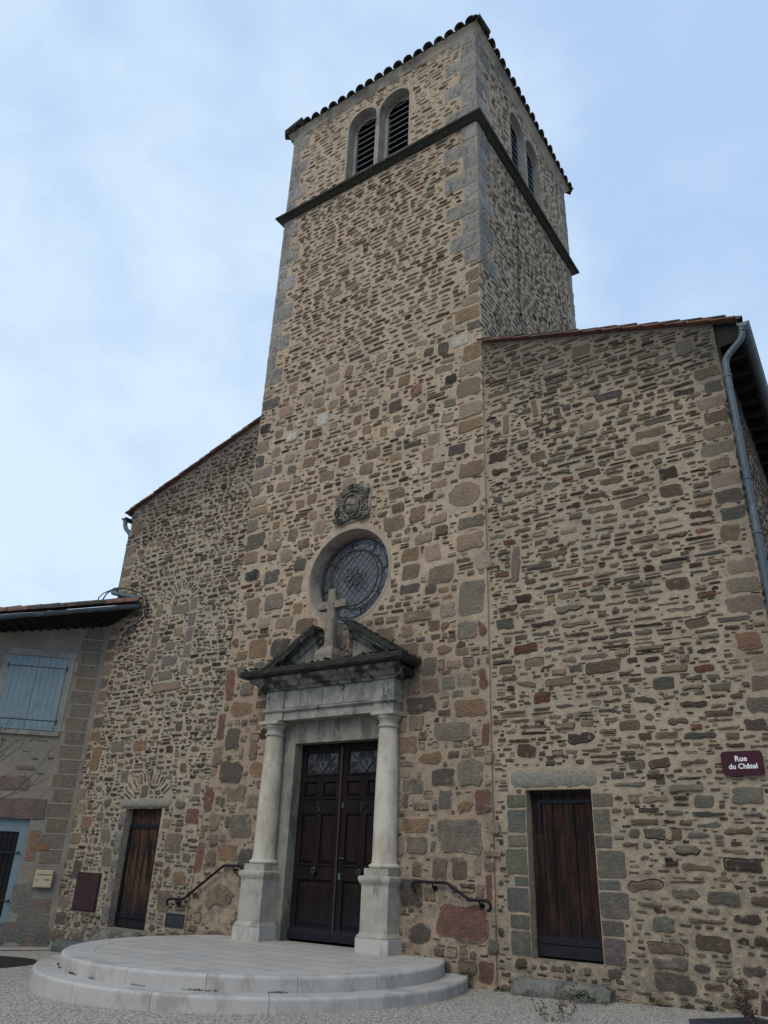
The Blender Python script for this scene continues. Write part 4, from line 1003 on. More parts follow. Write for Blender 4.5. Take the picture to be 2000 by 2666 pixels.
# right eave: soffit and rafters
se = MB()
z_w, z_e = verge(4.37), verge(4.72)
for i in range(26):
    yy = .25+i*.5; x0_ = 4.37-SK*yy
    se.box(x0_-.02, x0_+.33, yy, yy+.08, z_e-.13, z_w-.04)
se.add([(4.35,.06,z_w-.02),(4.70,.06,z_e-.02),(4.70-SK*14,14,z_e-.02),(4.35-SK*14,14,z_w-.02)], [(0,1,2,3)])
se.add([(4.37,.05,z_e-.34),(4.70,.05,z_e-.30),(4.70,.05,z_e-.02),(4.37,.05,z_w-.02)], [(0,1,2,3)])
se.build('eaves_soffit', M_SOFFIT, rR)
# gutter right
def gutter(parent, p0, p1, r=.075, name='gutter', joints=5, outward=None, capb=True):
    gm = MB(); P0, P1 = Vector(p0), Vector(p1)
    half_tube(gm, p0, p1, r, r, thick=.006, seg=10, down=True)
    t = (P1-P0).normalized(); sd = t.cross(Vector((0,0,1))).normalized()
    for sg in (1,-1): gm.tube([P0+sd*r*sg, P1+sd*r*sg], .009, 6)
    for j in range(joints+1):
        c = P0+(P1-P0)*j/joints if joints else P0
        half_tube(gm, c-t*.015, c+t*.015, r+.004, r+.004, thick=.006, seg=10, down=True)
    for e in (P0,P1):
        pts = [tuple(e+sd*math.cos(a)*(r-.002)-Vector((0,0,1))*math.sin(a)*(r-.002)) for a in np.linspace(0,PI,11)]
        gm.add(pts, [tuple(range(11))])
    return gm.build(name, M_ZINC, parent)
gx = 4.80
gR = gutter(church, (gx,-.04,9.50), (gx-SK*14,14,9.47), .085, joints=12)
def downpipe(pts, r, brackets, parent=church, seg=14):
    # rounded corners
    P = [Vector(p) for p in pts]; path = [P[0]]
    for i in range(1,len(P)-1):
        a = (P[i-1]-P[i]); b_ = (P[i+1]-P[i]); k = min(.10, a.length*.45, b_.length*.45)
        A = P[i]+a.normalized()*k; B = P[i]+b_.normalized()*k
        for t in np.linspace(0,1,6): path.append(A*(1-t)**2+P[i]*2*t*(1-t)+B*t*t)
    path.append(P[-1]); dm = MB(); dm.tube(path, r, seg)
    o = dm.build('downpipe', M_ZINC, parent)
    for b_ in brackets:
        q = MB(); c = Vector(b_[0]); d = Vector(b_[1]).normalized()
        q.tube([c-d*.02, c+d*.02], r+.010, 14); q.build('pipe_collar', M_ZINC, o)
    return o
px, py = 4.46, -.02
downpipe([(gx-.03,.0,9.45),(gx-.05,.0,9.24),(px,py,8.95),(px-.01,py,8.7),(px-.02,py,.15)], .050, [((px-.01,py,z),(0,0,1)) for z in (8.62,6.85,6.0,4.1,2.2)]+[((gx-.03,0,9.38),(0,0,1))])
# left eave gutter and its pipe that turns into the house gutter
gutter(church, (-10.02,-.04,9.52), (-10.02,14,9.50), .075, joints=10)
downpipe([(-10.0,.0,9.45),(-9.98,.02,9.25),(-9.80,.10,9.05),(-9.80,.10,7.6),(-9.80,-.12,7.43),(-8.82,-.14,7.14),(-8.74,-.16,6.98)], .055, [((-9.45,-.125,7.33),(1,0,-.28))])

# ventilation grating
vg = MB(); vg.box(-6.415,-5.93,-.012,.02,.49,.515); vg.box(-6.415,-5.93,-.012,.02,.69,.715); vg.box(-6.415,-6.39,-.012,.02,.515,.69); vg.box(-5.955,-5.93,-.012,.02,.515,.69)
for i in range(5):
    z = .53+i*.033; vg.add([(-6.39,-.008,z),(-5.955,-.008,z),(-5.955,.0,z+.028),(-6.39,.0,z+.028)], [(0,1,2,3)])
vg.add([(-6.39,-.003,.515),(-5.955,-.003,.515),(-5.955,-.003,.69),(-6.39,-.003,.69)], [(0,1,2,3)])
vg.build('vent_grating', M_IRON, church)

# ------------------------------------------------------------------ round steps
steps = thing('round_steps', 'two pale limestone rounded steps with paved landing before the portal', 'steps', (-2.65,-1.6,.12))
def block_ring(cx, cy, ro, ri, z0, z1, angs, name, mat, parent, rnd=.035):
    """curved kerb blocks between successive angles"""
    mbx = MB()
    for a0, a1 in zip(angs[:-1], angs[1:]):
        g_ = .0028/ro; a0_, a1_ = a0+g_, a1-g_; k = max(3, int((a1-a0)/.05)); rings = []
        for i in range(k+1):
            a = a0_+(a1_-a0_)*i/k; c, s_ = math.cos(a), math.sin(a)
            pr = [(ri,z0),(ro-.004,z0),(ro,z1-rnd)]+[(ro-rnd+rnd*math.sin(t)*1.0, z1-rnd+rnd*(1-0)*1.0*math.sin(PI/2-0) if False else z1-rnd+rnd*math.cos(t)) for t in (PI/2*.75, PI/2*.5, PI/2*.25, 0)]+[(ri,z1)]
            rings.append([(cx+r*c, cy+r*s_, z) for r, z in pr])
        mbx.loops(rings)
    return mbx.build(name, mat, parent)
SC = (-2.76,-1.46); R1, R2 = 2.65, 2.97
ang = [math.radians(a) for a in (-222,-196,-172,-150,-126,-104,-82,-60,-38,-16,8,36,42)]
ang2 = [math.radians(a) for a in (-215,-190,-166,-143,-118,-92,-70,-45,-25,-4,20,35)]
block_ring(SC[0], SC[1], R1, R1-.42, .27, .46, ang, 'upper_step', M_STEPM, steps)
block_ring(SC[0], SC[1], R2, R2-.65, -.15, .30, ang2, 'lower_step', M_STEPM, steps)
mt, n, b = material('landing_paving')
br = n.new('ShaderNodeTexBrick'); n.l.new(n.coords(), br.inputs['Vector'])
br.inputs['Scale'].default_value = 1.0; br.inputs['Mortar Size'].default_value = .010; br.inputs['Brick Width'].default_value = .80; br.inputs['Row Height'].default_value = .42
br.inputs['Color1'].default_value = (.44,.395,.33,1); br.inputs['Color2'].default_value = (.36,.345,.32,1); br.inputs['Mortar'].default_value = (.15,.13,.105,1); br.offset = .5
dn = n.ramp(n.noise(1.2, 6, .65), .35, .75); fn = n.noise(60, 3, .6)
col = n.mix(n.math('MULTIPLY', dn, .35), br.outputs[0], (.33,.31,.275)); col = n.mix(n.math('MULTIPLY', fn, .18), col, (.25,.24,.22))
n.put(b.inputs['Base Color'], col); b.inputs['Roughness'].default_value = .75
n.put(b.inputs['Normal'], n.bump(n.math('SUBTRACT', 1.0, br.outputs['Fac']), .5, .004)); M_PAVE = mt
pv = MB(); k = 72; pr = [(SC[0]+(R1-.424)*math.cos(2*PI*i/k), SC[1]+(R1-.424)*math.sin(2*PI*i/k)) for i in range(k)]
pr = [(x, min(y, .19)) for x, y in pr]
pv.prism(pr, 'z', .2, .459); pv.box(-4.35,-1.2,-.2,.19,.2,.4585); pv.build('landing_paving', M_PAVE, steps)
# grass tufts in the joint between the steps
def tuft(mb_, x, y, z, r, k, hgt, mi=0):
    for _ in range(k):
        a = R.uniform(0,2*PI); q = R.uniform(0,r); bx_, by_ = x+q*math.cos(a), y+q*math.sin(a)
        h = hgt*R.uniform(.4,1); dx, dy = R.uniform(-.6,.6)*h, R.uniform(-.6,.6)*h; w_ = R.uniform(.002,.005)
        mb_.add([(bx_-w_,by_,z),(bx_+w_,by_,z),(bx_+dx*.6+w_*.6,by_+dy*.6,z+h*.75),(bx_+dx,by_+dy,z+h)], [(0,1,2),(0,2,3)], mi)
jw = MB()
for a in [-168,-160,-155,-148,-141,-137,-128,-126,-118,-108,-104,-95,-80,-77,-66,-63,-60,-45,-44]:
    aa = math.radians(a+R.uniform(-1,1)); rr = R1+.012
    for q_ in range(R.choice((3,5,8))):
        ab = aa+q_*.012; tuft(jw, SC[0]+rr*math.cos(ab), SC[1]+rr*math.sin(ab), .298, .014, R.choice((6,12,18)), R.uniform(.012,.03))
jg = tag(jw.build('joint_moss', M_GRASS), 'tiny moss and grass tufts along the joint of the two steps', 'moss'); jg['kind'] = 'stuff'

# ------------------------------------------------------------------ things on / by the church
cr = thing('stone_cross', 'grey stone cross standing between the broken pediment halves', 'cross', (PC,-.30,4.88))
cb = MB(); X = PC+.02; Yc = -.30
cb.loops([[(X-a,Yc-a,z),(X+a,Yc-a,z),(X+a,Yc+a*.9,z),(X-a,Yc+a*.9,z)] for a, z in ((.21,4.85),(.20,5.02),(.175,5.09),(.13,5.14),(.12,5.17))]); cb.build('base', M_CROSS, cr, .01)
cb = MB()
def octa(hw, z): 
    c_ = hw*.38; return [(X-hw+c_,Yc-hw,z),(X+hw-c_,Yc-hw,z),(X+hw,Yc-hw+c_,z),(X+hw,Yc+hw-c_,z),(X+hw-c_,Yc+hw,z),(X-hw+c_,Yc+hw,z),(X-hw,Yc+hw-c_,z),(X-hw,Yc-hw+c_,z)]
cb.loops([octa(.098,5.16),octa(.095,5.5),octa(.088,5.88),octa(.086,6.24),octa(.06,6.27)])
cb.build('shaft', M_CROSS, cr, .006)
cb = MB(); cb.loops([[(x,Yc-hw,5.965-hw),(x,Yc+hw,5.965-hw),(x,Yc+hw,5.965+hw),(x,Yc-hw,5.965+hw)] for x, hw in ((X-.33,.055),(X-.31,.072),(X-.08,.070),(X+.08,.070),(X+.31,.072),(X+.33,.055))]); cb.build('crossarm', M_CROSS, cr, .006)

def handrail(name, pts, brk, label):
    h = thing(name, label, 'handrail', (pts[len(pts)//2][0], pts[len(pts)//2][1], pts[len(pts)//2][2]), 'black wall handrails beside the portal')
    P = [Vector(p) for p in pts]; path = [P[0]]
    for i in range(1,len(P)-1):
        a = (P[i-1]-P[i]); b_ = (P[i+1]-P[i]); k = min(.03, a.length*.4, b_.length*.4)
        A = P[i]+a.normalized()*k; B = P[i]+b_.normalized()*k
        for t in np.linspace(0,1,4): path.append(A*(1-t)**2+P[i]*2*t*(1-t)+B*t*t)
    path.append(P[-1]); q = MB(); q.tube(path, .0215, 12); q.build('rail', M_RAIL, h)
    for bx_, bz in brk:
        q = MB(); q.tube([(bx_,-.055,bz-.075),(bx_,-.042,bz-.075)], .042, 16); q.tube([(bx_,-.045,bz-.075),(bx_,-.09,bz-.07),(bx_,-.125,bz-.05),(bx_,-.13,bz-.01)], .012, 8)
        q.build('bracket', M_RAIL, h)
yr = -.13
handrail('handrail', [(-4.60,yr,1.40),(-4.555,yr,1.40),(-4.53,yr,1.45),(-4.535,yr,1.53),(-4.60,yr,1.545),(-4.97,yr,1.54),(-5.89,yr,.965),(-6.24,yr,.955),(-6.30,yr,.93),(-6.31,yr,.87),(-6.28,yr,.845)],
         [(-4.74,1.535),(-6.08,.955)], 'black wall handrail left of the portal, sloping down to the left')
handrail('handrail', [(-.97,yr,1.31),(-1.0,yr,1.315),(-1.03,yr,1.36),(-1.02,yr,1.42),(-.96,yr,1.435),(-.44,yr,1.435),(-.07,yr,1.235),(.20,yr,1.235),(.255,yr,1.21),(.265,yr,1.15),(.24,yr,1.11),(.21,yr,1.115)],
         [(-.68,1.43),(.09,1.235)], 'black wall handrail right of the portal, sloping down to the right')
# street sign
sg = thing('street_sign', 'maroon enamel street sign with white lettering on the right wall', 'street sign', (3.79,-.03,2.96))
q = MB(); hx, hz, rr = .245, .145, .045; sx_, sz_ = 3.79, 2.957; pr = []
for cxs, czs, a0 in ((1,1,0),(-1,1,PI/2),(-1,-1,PI),(1,-1,1.5*PI)):
    pr += [(sx_+cxs*(hx-rr)+rr*math.cos(a0+PI/2*i/5), sz_+czs*(hz-rr)+rr*math.sin(a0+PI/2*i/5)) for i in range(6)]
q.prism(pr, 'y', -.055, -.035); q.build('plate', M_MAROON, sg, .003)
place_text(text_mesh('Rue', .094, .0015, .0022), 'lettering', sx_-.01, -.058, sz_+.022, M_WHITE, sg)
place_text(text_mesh('du Châtel', .086, .0015, .0022), 'lettering', sx_+.005, -.058, sz_-.068, M_WHITE, sg)
for a in (-1,1):
    for c in (-1,1): q = MB(); q.tube([(sx_+a*.208,-.062,sz_+c*.108),(sx_+a*.208,-.0,sz_+c*.108)], .010, 10); q.build('screw', M_MAROON, sg)
# meter cabinet
mc_ = thing('meter_cabinet', 'red-brown steel meter cabinet set in the wall left of the small door', 'meter cabinet', (-8.83,0,.96))
q = MB(); q.box(-9.205,-8.46,-.03,.02,.615,1.305); q.build('frame', M_CABINET, mc_, .004)
q = MB(); q.box(-9.185,-8.48,-.045,-.031,.635,1.285); q.box(-8.98,-8.62,-.052,-.046,1.17,1.185); q.box(-8.68,-8.60,-.055,-.046,.68,.75); q.build('cabinet_door', M_CABINET, mc_, .003)
# doorsteps
def boulder(name, x0,x1,y0,y1,z0,z1, label, mat, seedk=0, cat='doorstep'):
    q = MB(); k = 14; rings = []
    for i in range(k+1):
        x = x0+(x1-x0)*i/k; e = .06 if i in (0,k) else 0; rr = []
        for (yy, zz) in ((y1,z0),(y0,z0),(y0-.01,z0+(z1-z0)*.55),(y0+.03,z1-.03),(y0+.09,z1),(y1,z1)):
            rr.append((x, yy+R.uniform(-.014,.014)+(e if yy < y1 else 0), zz+R.uniform(-.012,.012)-(e*.6 if zz > z0 else 0)))
        rings.append(rr)
    q.loops(rings); o = q.build(name, mat, None, .012); return tag(o, label, cat)
boulder('doorstep', .58,1.90,-.30,-.01,.05,.36, 'long weathered grey stone doorstep below the right plank door', M_ROUGH)
boulder('doorstep', -8.28,-6.92,-.26,-.03,-.1,.36, 'rough grey stone doorstep below the bleached left door', M_ROUGH)
boulder('stone_slab', -8.95,-7.95,-.55,-.22,-.1,.13, 'flat dark green slab at the foot of the left wall', basic('dark_slab', (.10,.115,.105), (.07,.075,.07), 4, .95, 1, 20, bdist=.02), cat='stone slab')

# weeds
def leafy(name, x, y, z, k, r, h, label, mat=M_LEAF, mats=None, lw=.016):
    q = MB()
    for _ in range(k):
        a = R.uniform(0,2*PI); el = R.uniform(.35,1.4); L_ = h*R.uniform(.5,1.1); sx = x+R.gauss(0,r*.5); sy = min(y+R.gauss(0,r*.18), y+.03)
        d = Vector((math.cos(a)*math.cos(el), math.sin(a)*math.cos(el)*.6-.15, math.sin(el))).normalized(); s_ = d.cross(Vector((0,0,1))); s_ = s_.normalized() if s_.length > .01 else Vector((1,0,0))
        ns = 4
        for j in range(3,10):
            t = j/9; c = Vector((sx,sy,z))+d*L_*t-Vector((0,0,.35*L_*t*t)); l2 = (d*.5+s_*R.choice((-1,1))*R.uniform(.5,1.2)+Vector((0,0,R.uniform(-.4,.5)))).normalized(); ll = R.uniform(.6,1.3)*lw*2.6; n2 = l2.cross(Vector((R.uniform(-1,1),R.uniform(-1,1),1))).normalized()
            q.add([c, c+l2*ll*.5+n2*lw*.5, c+l2*ll, c+l2*ll*.5-n2*lw*.5], [(0,1,2,3)], 0)
    return tag(q.build(name, mat), label, 'weed')
leafy('weed', 1.62, -.42, .21, 46, .17, .19, 'bushy green weed growing against the right doorstep')
leafy('weed', 2.36, -.06, .24, 7, .05, .09, 'small green weed at the wall foot right of the doorstep')
leafy('weed', 2.78, -.06, .24, 6, .05, .07, 'tiny green weed at the wall foot nearest the planter')
leafy('weed', .52, -.08, .18, 8, .06, .10, 'small dark weed left of the right doorstep', M_GRASS)
leafy('weed', 3.05, -.08, .23, 9, .07, .09, 'low green weed beside the planter corner', M_GRASS)
leafy('weed', .33, -.07, .16, 8, .05, .07, 'small weed at the foot of the red corner stone')
leafy('weed', -.15, -.1, .30, 10, .06, .12, 'dark weed in the corner of step and wall', M_GRASS)

# ------------------------------------------------------------------ planter with a bare shrub
pl = thing('planter_box', 'weathered dark timber planter box standing by the right wall', 'planter', (4.4,-2.1,.25))
def planter():
    A = Vector((3.30,-2.03,0)); B = Vector((3.86,-1.22,0))       # visible left corner, far corner
    e1 = Vector((.93,-.36,0)).normalized(); 
    c0 = Vector((3.30,-2.03,0)); ux = Vector((.82,-.57,0)).normalized(); uy = Vector((.57,.82,0)).normalized()
    zt = .50; L1, L2, th = 1.15, .82, .045
    def bxp(o, a, la, b_, lb, z0, z1, mbx):
        vs = [tuple(o+a*i*la+b_*j*lb+Vector((0,0,z))) for i in (0,1) for j in (0,1) for z in (z0,z1)]
        mbx.add(vs, [(0,1,3,2),(4,6,7,5),(0,4,5,1),(2,3,7,6),(0,2,6,4),(1,5,7,3)])
    for nm in ('board',):
        for zz0, zz1 in ((.12,.30),(.308,.40)):
            q = MB()
            bxp(c0, ux, L1, uy, th, zz0, zz1, q); bxp(c0+uy*(L2-th), ux, L1, uy, th, zz0, zz1, q); bxp(c0+uy*th, ux, th, uy, L2-2*th, zz0, zz1, q); bxp(c0+ux*(L1-th)+uy*th, ux, th, uy, L2-2*th, zz0, zz1, q)
            q.build('side_boards', M_PLANTER, pl, .004)
    q = MB(); bxp(c0+ux*th+uy*th, ux, L1-2*th, uy, L2-2*th, .12, .33, q); q.build('soil', M_SOIL, pl)
    return c0+ux*L1*.38+uy*L2*.55
pc_ = planter()
def shrub(name, base, k, h, spread, label, mat, leafmat=None, seed=3, lean=(0,0), cat='shrub', rad=.006, leaves=0):
    rr = random.Random(seed); q = MB(); lv = MB()
    def grow(p, d, L_, r, lvl):
        pts = [p]; dd = d.copy()
        for i in range(5):
            dd = (dd+Vector((rr.uniform(-.2,.2),rr.uniform(-.2,.2),rr.uniform(-.05,.15)))).normalized(); p = p+dd*L_/5; pts.append(p)
        q.tube(pts, [r*(1-.12*i) for i in range(6)], 4)
        if leafmat:
            for _ in range(leaves):
                c = rr.choice(pts[1:])+Vector((rr.uniform(-.02,.02),rr.uniform(-.02,.02),rr.uniform(-.02,.02))); a = Vector((rr.uniform(-1,1),rr.uniform(-1,1),rr.uniform(-1,1))).normalized()*.018; b_ = a.orthogonal().normalized()*.008
                lv.add([c-a, c+b_, c+a, c-b_], [(0,1,2,3)])
        if lvl:
            for _ in range(3): 
                i = rr.randint(2,5); nd = (dd+Vector((rr.uniform(-.8,.8),rr.uniform(-.8,.8),rr.uniform(-.1,.7)))).normalized(); grow(pts[i], nd, L_*rr.uniform(.45,.7), r*.55, lvl-1)
    t = thing(name, label, cat, tuple(base))
    for _ in range(k):
        a = rr.uniform(0,2*PI); d = Vector((math.cos(a)*spread+lean[0], math.sin(a)*spread+lean[1], 1)).normalized()
        grow(Vector(base)+Vector((rr.uniform(-.08,.08),rr.uniform(-.08,.08),0)), d, h*rr.uniform(.6,1), rad, 2)
    q.build('stems', mat, t)
    if leafmat: lv.build('dead_leaves', leafmat, t)
    return t
shrub('bare_shrub', (pc_.x,pc_.y,.32), 9, .34, .55, 'dry leafless shrub with brown seed heads in the timber planter', M_TWIG, M_LEAFD, 5, (-.15,0), leaves=3, rad=.004)
shrub('dead_stems', (1.98,-1.95,.05), 9, .34, .5, 'dead reddish plant stems rising from the gravel at the lower edge', M_TWIG, M_LEAFD, 9, (-.2,.1), 'dead plant', .003, leaves=1)
# planting bed at left, with the young bare tree whose twigs reach into view
q = MB(); k = 26; bc = (-8.1,-2.62)
pr = [(bc[0]+(1.35+R.uniform(-.05,.05))*math.cos(2*PI*i/k), bc[1]+(.95+R.uniform(-.05,.05))*math.sin(2*PI*i/k)) for i in range(k)]
q.add([(x,y,gz(x,y)+.006) for x,y in pr]+[(bc[0],bc[1],gz(*bc)+.05)], [(i,(i+1)%k,k) for i in range(k)])
struct(q.build('planting_bed', M_SOIL)); q = None
tr = thing('young_tree', 'thin bare young tree with fine twigs in front of the blue-shuttered house', 'tree', (-5.1,-5.6,0))
rr = random.Random(21); tk = MB(); br_ = MB()
tk.tube([(-5.1,-5.6,-.02),(-5.08,-5.6,.9),(-5.12,-5.58,1.6),(-5.05,-5.6,2.3),(-5.1,-5.6,3.0)], [.03,.027,.022,.016,.008], 8); tk.build('trunk', M_TWIGD, tr)
def twig(p, d, L_, r, lvl):
    pts = [p]; dd = d.copy()
    for i in range(7):
        dd = (dd+Vector((rr.uniform(-.13,.13),rr.uniform(-.13,.13),rr.uniform(-.08,.12)))).normalized(); p = p+dd*L_/7; pts.append(p)
    br_.tube(pts, [r*(1-.11*i) for i in range(8)], 4)
    if lvl:
        for _ in range(4):
            i = rr.randint(2,7); nd = (dd*1.2+Vector((rr.uniform(-.7,.7),rr.uniform(-.7,.7),rr.uniform(-.3,.6)))).normalized(); twig(pts[i], nd, L_*rr.uniform(.35,.6), r*.6, lvl-1)
for z_, dx, dy, dz, L_ in ((1.55,.83,.56,.12,1.15),(1.8,.83,.56,.30,1.3),(1.95,.83,.50,.38,1.25),(2.1,.7,.6,.5,1.2),(2.2,-.6,.2,.6,.8),(1.8,-.8,-.4,.5,.9),(2.3,.2,-.7,.7,.8),(2.5,.1,.6,.9,.7)):
    twig(Vector((-5.09,-5.59,z_)), Vector((dx,dy,dz)).normalized(), L_, .008, 2)
br_.build('branches', M_TWIGD, tr)

# ------------------------------------------------------------------ house at the left
TH = math.radians(47)
HP = Vector((-9.72, 0, 0)); dS = Vector((-math.cos(TH), -math.sin(TH), 0)); nS = Vector((math.sin(TH), -math.cos(TH), 0))
def pH(s, z, d=0): 
    p = HP+dS*s+nS*d; return (p.x, p.y, z)
house = thing('house', 'low rendered stone house with blue shutters abutting the church on the left', 'house', tuple(HP))
def htop(s): return 6.62-.155*s
mt, n, b = material('house_render')
x, y, z = n.sep()
f = n.ramp(n.noise(1.1, 6, .65), .40, .60); col = n.mix(f, (.185,.16,.125), (.24,.205,.16))
gr_ = n.ramp(n.noise(1.7, 5, .6), .45, .60); col = n.mix(n.math('MULTIPLY', gr_, .6), col, (.17,.165,.14))
pk = n.math('MULTIPLY', n.math('SUBTRACT', 1.0, n.ramp(n.math('ABSOLUTE', n.math('SUBTRACT', z, 3.0)), .35, .7)), n.ramp(n.noise(2.0,4,.6), .4, .6)); col = n.mix(n.math('MULTIPLY', pk, .25), col, (.22,.155,.13))
col = n.mix(n.math('MULTIPLY', n.ramp(n.noise(14,6,.75), .46,.62), .4), col, (.11,.10,.088))
n.put(b.inputs['Base Color'], col); b.inputs['Roughness'].default_value = .95
n.put(b.inputs['Normal'], n.bump(n.math('ADD', n.noise(9,6,.7), n.math('MULTIPLY', n.noise(50,4,.7), .4)), 1.0, .02)); M_HOUSE = mt
mh = wall_materials('house', (.24,.215,.18), (.20,.185,.155), lambda n: None)
hw = Wall(0, 6, -.2, 6.6, pH, lambda U,V: (U>0)&(U<6)&(V>-.2)&(V<6.62-.155*U-.05))
hw.block(lambda U,V: (U>.60)&(U<2.35)&(V>3.95)&(V<5.88)); hw.block(lambda U,V: (U>.86)&(U<2.1)&(V<2.28)); hw.block(lambda U,V: (U>.62)&(U<2.3)&(V>2.28)&(V<2.68))
hw.block(lambda U,V: (U>.10)&(U<.62)&(V>.9)&(V<1.4))
hq = [(.30,.22,'pnk')]
z = -.1; kq = 0
while z < 6.4:                                             # quoin strip of pinkish blocks close to the church
    hh = .29; wdt = (.50,.44)[kq%2]
    c = R.choice([(.215,.184,.142),(.222,.188,.146),(.208,.178,.140)])
    if not (.75 < z < 1.35): hw.special(.10+wdt/2, z+hh/2, wdt/2, hh/2-.006, tuple(k*R.uniform(.95,1.05) for k in c), .004, 9, .02, 0, .004)
    z += hh+.012; kq += 1
for (s_, zz, a, b_, c) in [(1.35,2.98,.34,.16,(.205,.16,.135)),(.72,1.9,.12,.18,(.29,.19,.12)),(.72,1.62,.11,.15,(.30,.18,.11)),(.5,1.75,.12,.09,(.26,.15,.09)),(.45,.35,.3,.28,(.20,.19,.165)),(.7,.8,.22,.3,(.21,.20,.18)),(.75,.15,.3,.2,(.17,.165,.15)),(.2,.1,.2,.2,(.16,.155,.14)),(1.2,3.3,.2,.06,(.2,.17,.14))]:
    hw.special(s_, zz, a, b_, c, .012, 5, .06, 0, .01)
HST = [('gry',4),('bro',3),('sil',3),('drk',.8),('grn',1.5)]
hw.darts(.5, 6, 2.7, 3.9, 160, (.05,.14), (.02,.05), .05, HST, (1.8,3), (.003,.008))
hw.darts(.0, .66, 0, 6.3, 120, (.04,.10), (.02,.05), .03, HST, (1.8,3), (.003,.008))
hw.courses(2.3, 6, -.1, 2.6, (.12,.22), (.2,.5), .03, .05, HST, (2.5,4), (.004,.012), .3)
mb = hw.mb
shl = rect_loop(.80,2.03,4.09,5.73); dl = rect_loop(.88,2.05,-.09,2.27)
sheet(mb, [(-.15,-.8),(6.5,-.8),(6.5,htop(6.5)),(-.15,htop(-.15))], [dl], lambda a,b_: pH(a,b_))
reveal(mb, dl, lambda a,b_: pH(a,b_), lambda a,b_: pH(a,b_,-.16))
mb.m = [0 if k == 0 else 1 for k in mb.m]
Bk = [HP+dS*6.5, HP+dS*6.5-nS*5.5, HP-dS*.15-nS*5.5, HP-dS*.15]
ht = [htop(6.5), htop(6.5)+1.9, htop(-.15)+1.9, htop(-.15)]
mb.add([(p.x,p.y,-.8) for p in Bk]+[(p.x,p.y,h) for p, h in zip(Bk,ht)], [(0,1,5,4),(1,2,6,5)], 0)
def hbox(mbx, s0,s1,z0,z1,d0,d1, mi=0):
    vs = [pH(s,z,d) for s in (s0,s1) for z in (z0,z1) for d in (d0,d1)]
    mbx.add(vs, [(0,1,3,2),(4,6,7,5),(0,4,5,1),(2,3,7,6),(0,2,6,4),(1,5,7,3)], mi)
z = -.1                                                    # pale raised joints of the corner blocks
while z < 6.4:
    if not (.75 < z < 1.35): hbox(mb, R.uniform(.06,.12), R.uniform(.5,.66), z-.013, z+.001, -.002, .0105, 2)
    z += .302
hwall = mb.build('house_wall', [M_HOUSE, mh[1], basic('pale_joint', (.32,.285,.225), (.24,.215,.175), 8, .95, .4)], house)
# window surround + shutters
q = MB(); hbox(q,.64,.80,4.09,5.74,-.01,.014); hbox(q,2.03,2.19,4.09,5.74,-.01,.014); hbox(q,.62,2.21,5.745,5.90,-.01,.016); hbox(q,.66,2.17,3.99,4.085,-.01,.05)
hbox(q,.56,.635,5.45,5.68,-.01,.013); hbox(q,.56,.635,4.1,4.3,-.01,.013)
q.build('window_surround', basic('pale_grey_surround', (.24,.235,.20), (.20,.195,.17), 4, .9, .5, 40, dirt=(.17,.17,.15), dscale=3, damt=(.5,.75)), house, .005)
for s0, s1 in ((.80,1.412),(1.418,2.03)):
    q = MB(); k = 5; w_ = (s1-s0)/k
    for i in range(k): hbox(q, s0+i*w_+.0022, s0+(i+1)*w_-.0022, 4.10, 5.725, .003, .030+R.uniform(0,.001))
    hbox(q, s0, s1, 4.1, 5.725, .002, .022)
    sh = q.build('shutter', M_BLUE, house, .002)
    e = .80 if s0 == .80 else 2.03; sg_ = -1 if s0 == .80 else 1
    for zz in (5.48, 4.30):
        q = MB(); hbox(q, s0+.01, s1-.01, zz, zz+.022, .031, .035); q.build('hinge_strap', M_IRON, sh)
        q = MB(); hbox(q, e-.012+sg_*.02, e+.012+sg_*.02, zz-.05, zz+.06, .0, .035); q.build('hinge_pin', M_IRON, sh)
# house door
q = MB(); hbox(q,.88,2.05,-.09,2.27,-.14,-.10); hbox(q,.88,1.05,-.09,2.27,-.10,-.075); hbox(q,.88,2.05,2.02,2.27,-.10,-.073); hbox(q,.88,2.05,-.09,.42,-.10,-.073); hbox(q,1.05,2.05,.02,.06,-.073,-.06); hbox(q,1.89,2.05,-.09,2.27,-.10,-.075)
hd_ = q.build('house_door', M_BLUE2, house, .003)
q = MB(); hbox(q,1.05,1.89,.42,2.02,-.099,-.092); q.build('pane', M_DARK, hd_)
q = MB()
for s_ in (1.10,1.20,1.30,1.40,1.50,1.60,1.70,1.80): q.tube([pH(s_,.44,-.05),pH(s_,2.0,-.05)], .007, 6)
for zz in (1.62,.72): q.tube([pH(1.85,zz,-.05),pH(.95,zz,-.05)], .010, 6); q.tube([pH(.97,zz,-.07),pH(.97,zz,-.01)], .012, 8); q.blob(pH(.97,zz,-.02),(.018,.018,.03))
q.build('door_bars', M_IRON, hd_)
q = MB(); rings = []
for i in range(9):
    s_ = .62+1.75*i/8; rings.append([pH(s_,2.285+R.uniform(-.006,.006),-.0),pH(s_,2.285+R.uniform(-.01,.01),.02),pH(s_,2.665+R.uniform(-.03,.02),.022),pH(s_,2.67,-.0)])
q.loops(rings); q.build('door_lintel', M_PINKL, house)
